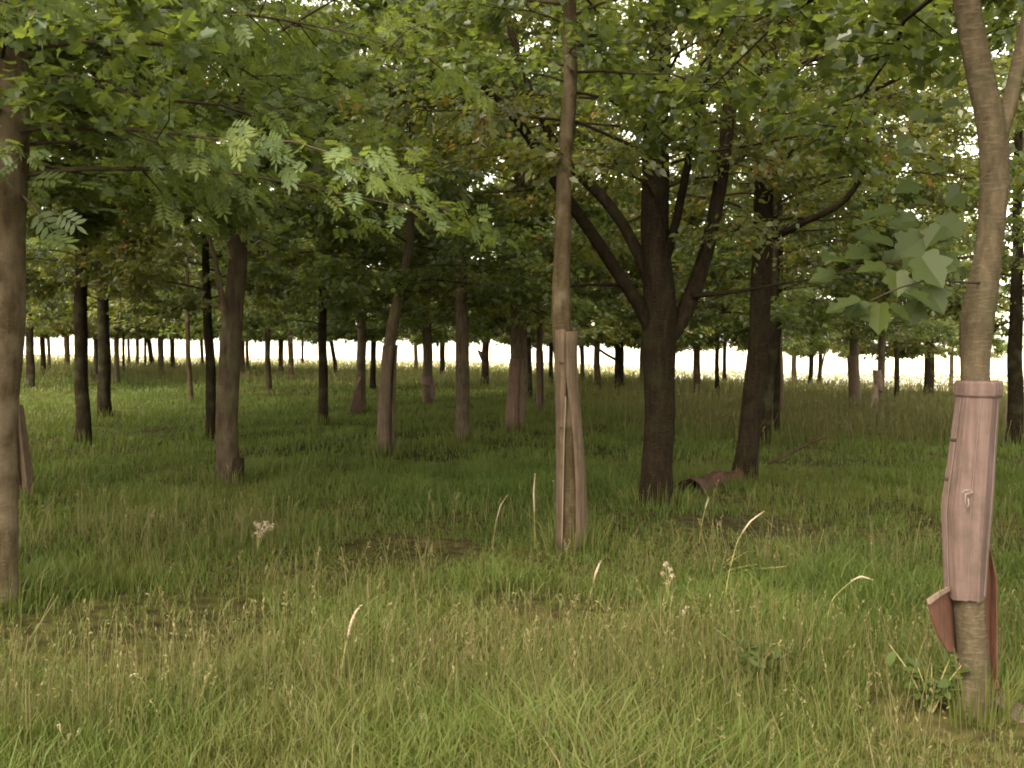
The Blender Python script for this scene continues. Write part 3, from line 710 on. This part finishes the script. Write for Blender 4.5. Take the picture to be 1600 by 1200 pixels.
o = link('fallen_guard', g.mesh('fallen_guard', [M_GUARD_OLD]), None, p); tag(o, 'red-brown guard fallen in the grass left of the leaning trunk', 'tree guard', GG)

# bark stump, fallen stick
p = base(370, 754); d = p[1] - 0.20
g = Geo(); P = resample(px_path(p, d, [(370, 758, 19), (371, 740, 18), (373, 728, 18), (374, 716, 15)]), 0.03); tube(g, P[:, :3], P[:, 3], 10, 0, 0.10, 3)
o = link('stump', g.mesh('stump', [M_BARK['black']]), None, p); tag(o, 'short dark stump at the foot of the straight brown trunk', 'stump')
p = base(1197, 724); p2 = at(1292, 682, 14.2)
g = Geo(); q = np.array([p, p * .65 + p2 * .35 + [0, 0, -.02], p * .3 + p2 * .7 + [0, 0, .02], p2]) - p
P = resample(np.c_[q, [0.026, 0.024, 0.02, 0.015]], 0.12); tube(g, P[:, :3], P[:, 3], 7, 0, 0.08, 4)
o = link('fallen_stick', g.mesh('fallen_stick', [M_STICK]), None, p); tag(o, 'long dark stick slanting up from the grass right of the leaning trunk', 'stick')

# ------------------------------------------------------------------ ground
def ground_sheet():
    ys = np.r_[-60, -20, -6, np.arange(-2, 16, 0.35), np.arange(16, 62, 1.2), np.arange(62, 160, 5), 180, 230, 300, 420, 600, 900, 1500, 3000]
    xs0 = np.r_[-3000, -1200, -500, -220, -120, -80, np.arange(-60, -12, 3), np.arange(-12, 12, 0.4), np.arange(12, 61, 3), 80, 120, 220, 500, 1200, 3000]
    X, Y = np.meshgrid(xs0, ys)
    Z = gz(X, Y)
    V = np.stack([X, Y, Z], -1).reshape(-1, 3)
    I = np.arange(X.size).reshape(X.shape)
    Q = np.stack([I[:-1, :-1], I[:-1, 1:], I[1:, 1:], I[1:, :-1]], -1).reshape(-1, 4)
    g = Geo(); g.add(V, Q)
    m, nt, N, L = mat('grass_soil_and_field')
    tc = node(nt, 'ShaderNodeTexCoord')
    n1 = node(nt, 'ShaderNodeTexNoise'); n1.inputs['Scale'].default_value = 0.8; n1.inputs['Detail'].default_value = 8
    n2 = node(nt, 'ShaderNodeTexNoise'); n2.inputs['Scale'].default_value = 9; n2.inputs['Detail'].default_value = 8
    for n in (n1, n2): L.new(tc.outputs['Object'], n.inputs['Vector'])
    r1 = ramp(nt, [(0.3, (0.030, 0.026, 0.012)), (0.5, (0.044, 0.042, 0.015)), (0.7, (0.072, 0.056, 0.028))]); L.new(n1.outputs['Fac'], r1.inputs[0])
    r2 = ramp(nt, [(0.35, (0.45, 0.42, 0.4)), (0.65, (1.2, 1.15, 1.0))]); L.new(n2.outputs['Fac'], r2.inputs[0])
    mu = node(nt, 'ShaderNodeMix', data_type='RGBA', blend_type='MULTIPLY'); mu.inputs[0].default_value = 1
    L.new(r1.outputs[0], mu.inputs[6]); L.new(r2.outputs[0], mu.inputs[7])
    # field beyond the wood, its colour paled to imitate overexposed glare
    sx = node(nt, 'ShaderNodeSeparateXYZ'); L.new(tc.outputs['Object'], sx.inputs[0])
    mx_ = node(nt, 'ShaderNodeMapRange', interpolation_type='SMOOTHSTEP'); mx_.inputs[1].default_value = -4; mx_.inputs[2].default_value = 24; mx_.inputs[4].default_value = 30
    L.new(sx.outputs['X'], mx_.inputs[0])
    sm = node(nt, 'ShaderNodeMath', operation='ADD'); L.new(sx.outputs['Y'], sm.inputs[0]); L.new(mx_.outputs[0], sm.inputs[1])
    mr = node(nt, 'ShaderNodeMapRange'); mr.inputs[1].default_value = 53; mr.inputs[2].default_value = 74  # fade from grass to pale paints the overexposed lit edge
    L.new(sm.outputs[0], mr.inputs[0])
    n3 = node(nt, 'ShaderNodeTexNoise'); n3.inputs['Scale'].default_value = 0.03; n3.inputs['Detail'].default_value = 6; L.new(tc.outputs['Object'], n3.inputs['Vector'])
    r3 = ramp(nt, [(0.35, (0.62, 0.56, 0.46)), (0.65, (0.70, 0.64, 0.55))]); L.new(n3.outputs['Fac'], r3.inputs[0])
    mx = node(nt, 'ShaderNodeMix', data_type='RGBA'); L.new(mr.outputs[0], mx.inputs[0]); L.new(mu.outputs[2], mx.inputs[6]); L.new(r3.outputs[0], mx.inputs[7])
    p = node(nt, 'ShaderNodeBsdfPrincipled'); p.inputs['Roughness'].default_value = 1; p.inputs['Specular IOR Level'].default_value = 0.05
    L.new(mx.outputs[2], p.inputs['Base Color'])
    b = node(nt, 'ShaderNodeBump'); b.inputs['Strength'].default_value = 0.6; b.inputs['Distance'].default_value = 0.05
    L.new(n2.outputs['Fac'], b.inputs['Height']); L.new(b.outputs[0], p.inputs['Normal'])
    o = node(nt, 'ShaderNodeOutputMaterial'); L.new(p.outputs[0], o.inputs[0])
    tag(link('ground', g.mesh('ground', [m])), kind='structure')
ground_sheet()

# ------------------------------------------------------------------ grass
M_GRASS = leaf_mat('grass_blades', [(0.0, (0.048, 0.076, 0.013)), (0.35, (0.076, 0.104, 0.018)), (0.6, (0.094, 0.100, 0.024)), (0.8, (0.108, 0.096, 0.034)), (1.0, (0.21, 0.17, 0.082))], trans=(0.16, 0.22, 0.02), tmix=0.35, rough=0.6, spec=0.25)
M_GRASS.node_tree.nodes['Map Range'].inputs[3].default_value = 1.0
M_GRASS.node_tree.nodes['Map Range'].inputs[4].default_value = 1.0
def vnoise(x, y, s, seed):
    r = np.random.default_rng(seed); out = 0
    for k in range(5):
        a = r.uniform(0, 6.28); f = s * r.uniform(0.6, 1.7)
        out = out + np.sin((x * math.cos(a) + y * math.sin(a)) * f + r.uniform(0, 6.28))
    return out / 5
SOIL = [(base(215, 978), 0.75), (base(640, 853), 0.5), (base(880, 955), 0.4), (base(1180, 820), 0.5), (base(1540, 1115), 0.36), (base(1600, 1135), 0.3)]
SHADE_THIN = [(base(1250, 800), 1.7), (base(1450, 830), 1.3), (base(690, 800), 0.8), (base(1080, 830), 0.8)]  # sparse grass over dark soil imitates a pool of shade
def blades(n, y0, y1, wfun, hfun, bend=0.5, cfun=None, seed=0, pw=1.0, margin=1.6, g=None, keep=None):
    r = np.random.default_rng(seed)
    u = r.uniform(0, 1, n) ** pw
    y = y0 + (y1 - y0) * u
    x = r.uniform(-1, 1, n) * (0.56 * y + margin)
    ok = np.ones(n, bool)
    for c, rad in SOIL:
        dd = np.hypot((x - c[0]) / 1.3, (y - c[1]))
        ok &= (dd > rad * (1 + 0.35 * vnoise(x, y, 5, 9))) | (r.uniform(0, 1, n) < 0.16)
    for c, rad in SHADE_THIN:
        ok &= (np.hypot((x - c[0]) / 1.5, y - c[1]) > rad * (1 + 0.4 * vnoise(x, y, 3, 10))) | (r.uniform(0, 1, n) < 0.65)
    if keep is not None: ok &= keep(x, y, r)
    x, y = x[ok], y[ok]; n = len(x)
    h = hfun(x, y, r); w = wfun(x, y, r)
    for c, rad in SOIL: h = h * (1 - 0.6 * np.exp(-(np.hypot(x - c[0], y - c[1] + 0.3) / (rad + 0.55)) ** 2))
    a = r.uniform(0, 6.28, n); la = a + r.normal(0, 0.8, n) + PI / 2
    lean = bend * h * r.uniform(0.1, 1.1, n)
    z = gz(x, y)
    B = np.c_[x, y, z - 0.01]
    S = np.c_[np.cos(a), np.sin(a), np.zeros(n)] * (w / 2)[:, None]
    Ld = np.c_[np.cos(la), np.sin(la), np.zeros(n)] * lean[:, None]
    mid = B + Ld * 0.32 + np.c_[np.zeros((n, 2)), h * 0.6]
    tip = B + Ld + np.c_[np.zeros((n, 2)), h * r.uniform(0.82, 1.0, n)]
    V = np.stack([B - S, B + S, mid + S * .75, mid - S * .75, tip], 1).reshape(-1, 3)
    i = np.arange(n)[:, None] * 5
    at_ = np.repeat(cfun(x, y, r), 5)
    g.add(V, i + np.array([[0, 1, 2, 3]]), 0, at_)
    g.L.append((i + np.array([[3, 2, 4]])).ravel() + g.n - n * 5); g.T.append(np.full(n, 3)); g.M.append(np.zeros(n, int))

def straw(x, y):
    """how dry the sward is: open foreground and the far right strip (its paleness also paints light), lush under the trees"""
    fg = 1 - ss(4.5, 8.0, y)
    far_ = ss(15, 24, y) * ss(-3, 6, x - 0.05 * y) + ss(40, 54, y) * 0.8  # straw tone of the far grass also paints the light falling there
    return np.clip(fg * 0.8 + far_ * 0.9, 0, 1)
def col_low(x, y, r):
    s = straw(x, y)
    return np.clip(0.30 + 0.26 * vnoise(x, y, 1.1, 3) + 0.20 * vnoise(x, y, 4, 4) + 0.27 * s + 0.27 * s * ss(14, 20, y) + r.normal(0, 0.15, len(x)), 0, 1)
def h_low(x, y, r):
    s = straw(x, y)
    return (0.115 + 0.075 * s + 0.06 * vnoise(x, y, 1.7, 5) + 0.06 * vnoise(x, y, 5, 6)).clip(0.05) * r.uniform(0.55, 1.35, len(x))
g = Geo()
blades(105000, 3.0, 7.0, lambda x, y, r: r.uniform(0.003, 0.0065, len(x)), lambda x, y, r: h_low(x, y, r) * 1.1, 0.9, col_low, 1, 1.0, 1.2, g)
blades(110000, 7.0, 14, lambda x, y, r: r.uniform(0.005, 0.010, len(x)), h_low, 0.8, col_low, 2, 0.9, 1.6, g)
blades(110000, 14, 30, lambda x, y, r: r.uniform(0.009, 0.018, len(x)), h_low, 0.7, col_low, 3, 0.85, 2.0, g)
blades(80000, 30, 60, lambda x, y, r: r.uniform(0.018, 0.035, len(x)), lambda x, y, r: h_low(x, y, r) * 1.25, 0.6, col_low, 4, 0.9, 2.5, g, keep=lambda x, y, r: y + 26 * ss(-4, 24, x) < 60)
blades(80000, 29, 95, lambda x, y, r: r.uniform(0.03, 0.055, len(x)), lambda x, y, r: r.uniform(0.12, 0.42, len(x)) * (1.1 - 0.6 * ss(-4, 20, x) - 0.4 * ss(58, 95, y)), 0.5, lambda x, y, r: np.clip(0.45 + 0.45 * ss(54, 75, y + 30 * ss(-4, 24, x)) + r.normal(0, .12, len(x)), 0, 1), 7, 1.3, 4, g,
       keep=lambda x, y, r: y + 30 * ss(-4, 24, x) > 55)  # blades paled outward to paint the glare of the open field
rr_ = np.random.default_rng(55)
for (bp, brad) in BASES:
    if bp[1] > 26: continue
    n_ = int(110 + 500 / bp[1]); th_ = rr_.uniform(0, 6.28, n_); rd_ = brad * 1.25 + np.abs(rr_.normal(0, 0.10, n_))
    bx, by = bp[0] + rd_ * np.cos(th_), bp[1] + rd_ * np.sin(th_)
    hh = rr_.uniform(0.10, 0.34, n_); ww = rr_.uniform(0.8, 1.4, n_) * (0.003 + 0.0006 * bp[1]); aa = rr_.uniform(0, 6.28, n_)
    B_ = np.c_[bx, by, gz(bx, by) - 0.01]; S_ = np.c_[np.cos(aa), np.sin(aa), aa * 0] * ww[:, None] / 2; L_ = np.c_[np.cos(th_), np.sin(th_), th_ * 0] * (hh * rr_.uniform(-.1, .8, n_))[:, None]
    up_ = np.c_[th_ * 0, th_ * 0, hh]
    V_ = np.stack([B_ - S_, B_ + S_, B_ + L_ * .35 + up_ * .6 + S_ * .7, B_ + L_ * .35 + up_ * .6 - S_ * .7, B_ + L_ + up_], 1).reshape(-1, 3)
    i_ = np.arange(n_)[:, None] * 5
    g.add(V_, i_ + np.array([[0, 1, 2, 3]]), 0, np.repeat(np.clip(rr_.normal(.5, .2, n_), 0, 1), 5))
    g.L.append((i_ + np.array([[3, 2, 4]])).ravel() + g.n - n_ * 5); g.T.append(np.full(n_, 3)); g.M.append(np.zeros(n_, int))
blades(26000, 3.0, 9.0, lambda x, y, r: r.uniform(0.003, 0.007, len(x)), lambda x, y, r: r.uniform(0.05, 0.14, len(x)), 3.4, lambda x, y, r: np.clip(r.normal(0.72, 0.14, len(x)), 0, 1), 8, 1.0, 1.2, g,
       keep=lambda x, y, r: vnoise(x, y, 2.0, 12) + r.normal(0, .2, len(x)) > 0.0)
blades(14000, 3.0, 8.0, lambda x, y, r: r.uniform(0.006, 0.011, len(x)), lambda x, y, r: h_low(x, y, r) * 1.3, 1.3, lambda x, y, r: np.clip(r.normal(0.32, 0.14, len(x)), 0, 1), 9, 1.0, 1.2, g,
       keep=lambda x, y, r: vnoise(x, y, 1.6, 14) > 0.05)
tag(link('grass', g.mesh('grass', [M_GRASS])), kind='stuff')

# tall dry stems with seed heads
g = Geo()
def stems(n, y0, y1, hmin, hmax, w, seed, thr, g, margin=1.0, head=True, keepf=None):
    r = np.random.default_rng(seed)
    y = r.uniform(y0, y1, n); x = r.uniform(-1, 1, n) * (0.56 * y + margin)
    cl = vnoise(x, y, 2.3, 77) + 0.5 * vnoise(x, y, 6, 78)
    ok = cl + r.normal(0, 0.25, n) > thr
    for c, rad in SOIL: ok &= np.hypot((x - c[0]) / 1.3, y - c[1]) > rad * 0.9
    if keepf is not None: ok &= keepf(x, y, r)
    x, y = x[ok], y[ok]; n = len(x)
    h = r.uniform(hmin, hmax, n); la = r.uniform(0, 6.28, n); lean = h * np.abs(r.normal(0, 0.28, n))
    z = gz(x, y); B = np.c_[x, y, z]
    D = np.c_[np.cos(la), np.sin(la), np.zeros(n)]
    S = np.c_[np.ones(n), np.zeros(n), np.zeros(n)] * (w * r.uniform(.6, 1.3, n))[:, None] / 2
    T = np.c_[np.zeros(n), np.ones(n), np.zeros(n)] * (w / 2)
    pts = [B, B + D * (lean * .3)[:, None] + np.c_[np.zeros((n, 2)), h * .5], B + D * lean[:, None] + np.c_[np.zeros((n, 2)), h]]
    a = np.clip(r.normal(0.76, 0.13, n), 0.4, 1)
    ring = [np.stack([p - S, p + T, p + S], 1) for p in pts]
    V = np.stack(ring, 1).reshape(-1, 3)
    i = np.arange(n)[:, None, None] * 9
    q = []
    for s in range(2):
        for k in range(3):
            q.append([s * 3 + k, s * 3 + (k + 1) % 3, s * 3 + 3 + (k + 1) % 3, s * 3 + 3 + k])
    g.add(V, (i + np.array(q)[None]).reshape(-1, 4), 0, np.repeat(a, 9))
    if head:
        hd = r.uniform(0, 1, n) < 0.45
        P = pts[2][hd]; m = len(P); nk = 9
        dirv = D[hd] * (lean[hd] / h[hd] + 0.2)[:, None] + np.array([0, 0, 1.0])
        hl = r.uniform(0.04, 0.10, m); u = np.linspace(-1, 0.1, nk)
        PP = (P[:, None] + dirv[:, None] * (hl[:, None] * u[None])[..., None]).reshape(-1, 3)
        sp = np.repeat(r.uniform(0.25, 0.9, m), nk)[:, None]
        DD = np.repeat(dirv, nk, 0) + r.normal(0, 1, (m * nk, 3)) * sp
        put_leaves(g, PP, DD, r.normal(0, 1, (m * nk, 3)), r.uniform(0.012, 0.024, m * nk) * (w / 0.0028) ** 0.6, [tz([(0, 0), (.15, .45), (0, 1), (-.15, .45)], 0, .1)], np.repeat(np.clip(r.normal(.86, .1, m), 0, 1), nk))
stems(7000, 3.1, 5.2, 0.15, 0.46, 0.0030, 21, 0.30, g)
stems(6500, 5.2, 8.5, 0.15, 0.42, 0.0038, 22, 0.35, g)
stems(1200, 8.5, 12, 0.2, 0.4, 0.005, 23, 0.45, g)
stems(16000, 17, 36, 0.25, 0.55, 0.010, 24, -0.5, g, keepf=lambda x, y, r: x - 0.05 * y > 2 + r.normal(0, 1.5, len(x)))
stems(9000, 36, 59, 0.25, 0.5, 0.016, 25, -0.5, g, keepf=lambda x, y, r: y + 26 * ss(-4, 24, x) < 62)
tag(link('grass_stems', g.mesh('grass_stems', [M_GRASS])), kind='stuff')

# single plants one can point to
M_SEED = plastic_mat('seed_head_cream', (0.2550, 0.1997, 0.1318), (0.3570, 0.2975, 0.2210), (0.2040, 0.1530, 0.0935))
M_STALK = plastic_mat('straw_stalk', (0.15, 0.14, 0.05), (0.24, 0.19, 0.08), (0.10, 0.10, 0.04))
M_WEED = leaf_mat('weed_leaf', [(0, (0.040, 0.064, 0.018)), (1, (0.075, 0.098, 0.030))], tmix=0.4, spec=0.25)
def seed_stalk(px, py, pts, head, label, fat=0.011, d_off=0.0):
    """pts: pixel line from foot to tip; head: how many of the last points carry the seed head"""
    p = base(px, py); d = p[1] + d_off
    e = bpy.data.objects.new('seed_stalk', None); COL.objects.link(e); e.location = tuple(p); tag(e, label, 'grass stalk', 'tall seeding grass stalks')
    q = np.array([at(x, y, d) - p for x, y in pts]); q[0][2] = -0.02
    P = resample(np.c_[q, np.full(len(q), 0.0026)], 0.03); g = Geo(); tube(g, P[:, :3], P[:, 3], 5); link('stalk', g.mesh('stalk', [M_STALK]), e)
    fat *= 0.6; H = resample(np.c_[q[-head:], np.zeros(head)], 0.012)
    s = np.linspace(0, 1, len(H)); g = Geo(); tube(g, H[:, :3], fat * (0.25 + 0.75 * np.sin(PI * np.clip(s * .9 + .08, 0, 1))), 7, 0, 0.12, abs(int(px)))
    r = np.random.default_rng(abs(int(px))); m = 110; c = H[r.integers(0, len(H), m), :3]; tv = H[-1, :3] - H[0, :3]; tv /= np.linalg.norm(tv)
    put_leaves(g, c, r.normal(0, .6, (m, 3)) + tv, r.normal(0, 1, (m, 3)), r.uniform(.7, 1.5, m) * fat * 1.7, [p * [.5, 1, 1] for p in SIMPLE], np.full(m, .5))
    link('seed_head', g.mesh('seed_head', [M_SEED]), e)
seed_stalk(528, 1090, [(528, 1090), (536, 1030), (543, 995), (548, 975), (556, 955), (562, 948)], 4, 'bright cream seed head on a tall stalk left of centre, largest one')
seed_stalk(1128, 960, [(1128, 960), (1140, 890), (1152, 845), (1160, 832), (1172, 815), (1193, 799)], 3, 'long arching seed stalk below the leaning trunk', 0.008)
seed_stalk(1092, 850, [(1092, 850), (1098, 810), (1102, 795), (1107, 778)], 2, 'short pale seed head in front of the fallen red-brown guard', 0.009)
seed_stalk(-20, 900, [(-20, 900), (-12, 820), (0, 800), (14, 790), (34, 781)], 3, 'drooping pale seed head crossing the left edge trunk', 0.011, -0.6)
seed_stalk(836, 860, [(836, 860), (835, 800), (834, 770), (836, 742)], 3, 'upright fuzzy seed spike left of the long split guard', 0.010)
seed_stalk(1285, 990, [(1285, 990), (1300, 935), (1330, 908), (1345, 900), (1362, 906)], 3, 'hooked seed stalk nodding in the grass left of the pink guard', 0.008)
seed_stalk(222, 1090, [(240, 1095), (228, 1070), (218, 1054), (210, 1052), (203, 1058)], 3, 'small curled cream grass head low at the lower left', 0.009)
seed_stalk(775, 855, [(768, 860), (775, 815), (782, 790), (792, 775)], 3, 'thin slanting seed stalk left of the upright fuzzy spike', 0.006)
seed_stalk(930, 935, [(921, 940), (928, 905), (933, 890), (938, 878)], 3, 'pale bunched seed head at the foot of the long split guard', 0.012)
def flower(px, py, heads, label, fat=0.012):
    p = base(px, py); d = p[1]
    e = bpy.data.objects.new('wild_flower', None); COL.objects.link(e); e.location = tuple(p); tag(e, label, 'flower', 'seeding wild flowers in the grass')
    g = Geo(); r = np.random.default_rng(abs(int(px)))
    for x, y in heads:
        q = at(x, y, d + r.uniform(-.05, .05)) - p; gh = Geo()
        P = resample(np.array([(0, 0, -.02, .003), (q[0] * .3, q[1] * .3, q[2] * .55, .0026), (q[0], q[1], q[2], .002)]), .03); tube(g, P[:, :3], P[:, 3], 5)
        m = 46; c = np.repeat(q[None], m, 0) + r.normal(0, fat * .45, (m, 3))
        put_leaves(gh, c, r.normal(0, 1, (m, 3)), r.normal(0, 1, (m, 3)), r.uniform(.6, 1.3, m) * fat, SIMPLE, np.full(m, .5))
        link('flower_head', gh.mesh('flower_head', [M_SEED]), e)
    link('stem', g.mesh('stem', [M_STALK]), e)
flower(402, 868, [(402, 820), (409, 829), (414, 819), (405, 834), (421, 823)], 'cluster of small whitish flower heads left of centre below the bark stump', 0.02)
flower(1043, 935, [(1040, 882), (1047, 890), (1036, 896), (1050, 900), (1043, 910)], 'pale weed with small heads below the stout forking tree', 0.013)
flower(105, 1185, [(92, 1135), (108, 1150), (118, 1165), (98, 1160), (125, 1140)], 'sprinkle of tiny white flowers in the lower left corner', 0.008)
flower(660, 1150, [(661, 1118), (657, 1126)], 'small white flower low in the grass, left of bottom centre', 0.011)
flower(750, 1175, [(748, 1148), (754, 1158), (745, 1163)], 'small white flower at the bottom edge, just left of centre', 0.012)
flower(1064, 985, [(1060, 965), (1068, 958), (1074, 950)], 'cream speckled flower head in grass right of the split guard foot', 0.011)
def weed(px, py, n, size, label, seed, spread=0.16, h=0.28):
    p = base(px, py); r = np.random.default_rng(seed)
    e = bpy.data.objects.new('weed_plant', None); COL.objects.link(e); e.location = tuple(p); tag(e, label, 'weed', 'broad-leaved weeds in the grass')
    g = Geo(); gl = Geo()
    for k in range(5):
        t = np.array([r.normal(0, spread), r.normal(0, spread), h * r.uniform(.6, 1.1)])
        P = resample(np.array([(0, 0, -.02, .004), (t[0] * .5, t[1] * .5, t[2] * .6, .003), (t[0], t[1], t[2], .002)]), .03); tube(g, P[:, :3], P[:, 3], 5)
        m = n // 5; s = r.uniform(.25, 1.02, m)
        c = np.stack([np.interp(s * (len(P) - 1), range(len(P)), P[:, i]) for i in range(3)], 1)
        a = r.uniform(0, 6.28, m)
        put_leaves(gl, c, np.c_[np.cos(a), np.sin(a), r.normal(.1, .3, m)], r.normal(0, .35, (m, 3)) + [0, 0, 1], size * r.uniform(.6, 1.2, m), OVAL, r.uniform(0, 1, m))
    link('stem', g.mesh('stem', [M_STALK]), e); link('foliage', gl.mesh('foliage', [M_WEED]), e)
weed(1455, 1110, 90, 0.075, 'leafy green weed beside the foot of the pink-guarded sycamore', 1)
weed(1200, 1060, 60, 0.085, 'grey-green weed clump below the leaning trunk near the bottom', 2, 0.2, 0.2)
weed(1110, 900, 40, 0.07, 'spreading weed leaves right of the pale weed with small heads', 3, 0.2, 0.2)

# ------------------------------------------------------------------ camera, light, sky
cam = bpy.data.cameras.new('camera'); co = bpy.data.objects.new('camera', cam); COL.objects.link(co)
cam.sensor_width = 36; cam.lens = F / 1600 * 36; cam.clip_end = 8000; cam.clip_start = 0.05
co.location = (0, 0, CAM_H); co.rotation_euler = (PI / 2 - PITCH, 0, 0)
sc.camera = co
SUN_EL, SUN_AZ = math.radians(48), math.radians(215)     # azimuth clockwise from +Y: behind the camera, to the left
sv = Vector((math.sin(SUN_AZ) * math.cos(SUN_EL), math.cos(SUN_AZ) * math.cos(SUN_EL), math.sin(SUN_EL)))
sun = bpy.data.lights.new('sun', 'SUN'); so = bpy.data.objects.new('sun', sun); COL.objects.link(so)
sun.energy = 0.8; sun.angle = math.radians(25); sun.color = (1.0, 0.93, 0.78)
so.rotation_euler = sv.to_track_quat('Z', 'Y').to_euler()
w = bpy.data.worlds.new('World'); sc.world = w; w.use_nodes = True
nt = w.node_tree; bg = nt.nodes['Background']
sk = nt.nodes.new('ShaderNodeTexSky'); sk.sky_type = 'NISHITA'; sk.sun_disc = False
sk.sun_elevation = SUN_EL; sk.sun_rotation = SUN_AZ; sk.air_density = 1.0; sk.dust_density = 1.6; sk.ozone_density = 0.6
hs = nt.nodes.new('ShaderNodeHueSaturation'); hs.inputs['Saturation'].default_value = 0.25     # thin white cloud
tint = nt.nodes.new('ShaderNodeMix'); tint.data_type = 'RGBA'; tint.blend_type = 'MULTIPLY'; tint.inputs[0].default_value = 1
tint.inputs[7].default_value = (1.0, 0.91, 0.72, 1)
nt.links.new(sk.outputs[0], hs.inputs['Color']); nt.links.new(hs.outputs[0], tint.inputs[6])
nt.links.new(tint.outputs[2], bg.inputs[0]); bg.inputs[1].default_value = 0.15
vs = sc.view_settings
vs.view_transform = 'Standard'; vs.look = 'None'; vs.gamma = 1.0; vs.exposure = 2.85
sc.render.engine = 'CYCLES'
cy = sc.cycles
cy.max_bounces = 7; cy.diffuse_bounces = 5; cy.glossy_bounces = 2; cy.transmission_bounces = 5; cy.transparent_max_bounces = 4
cy.caustics_reflective = False; cy.caustics_refractive = False
cy.use_denoising = True
cy.filter_width = 1.9
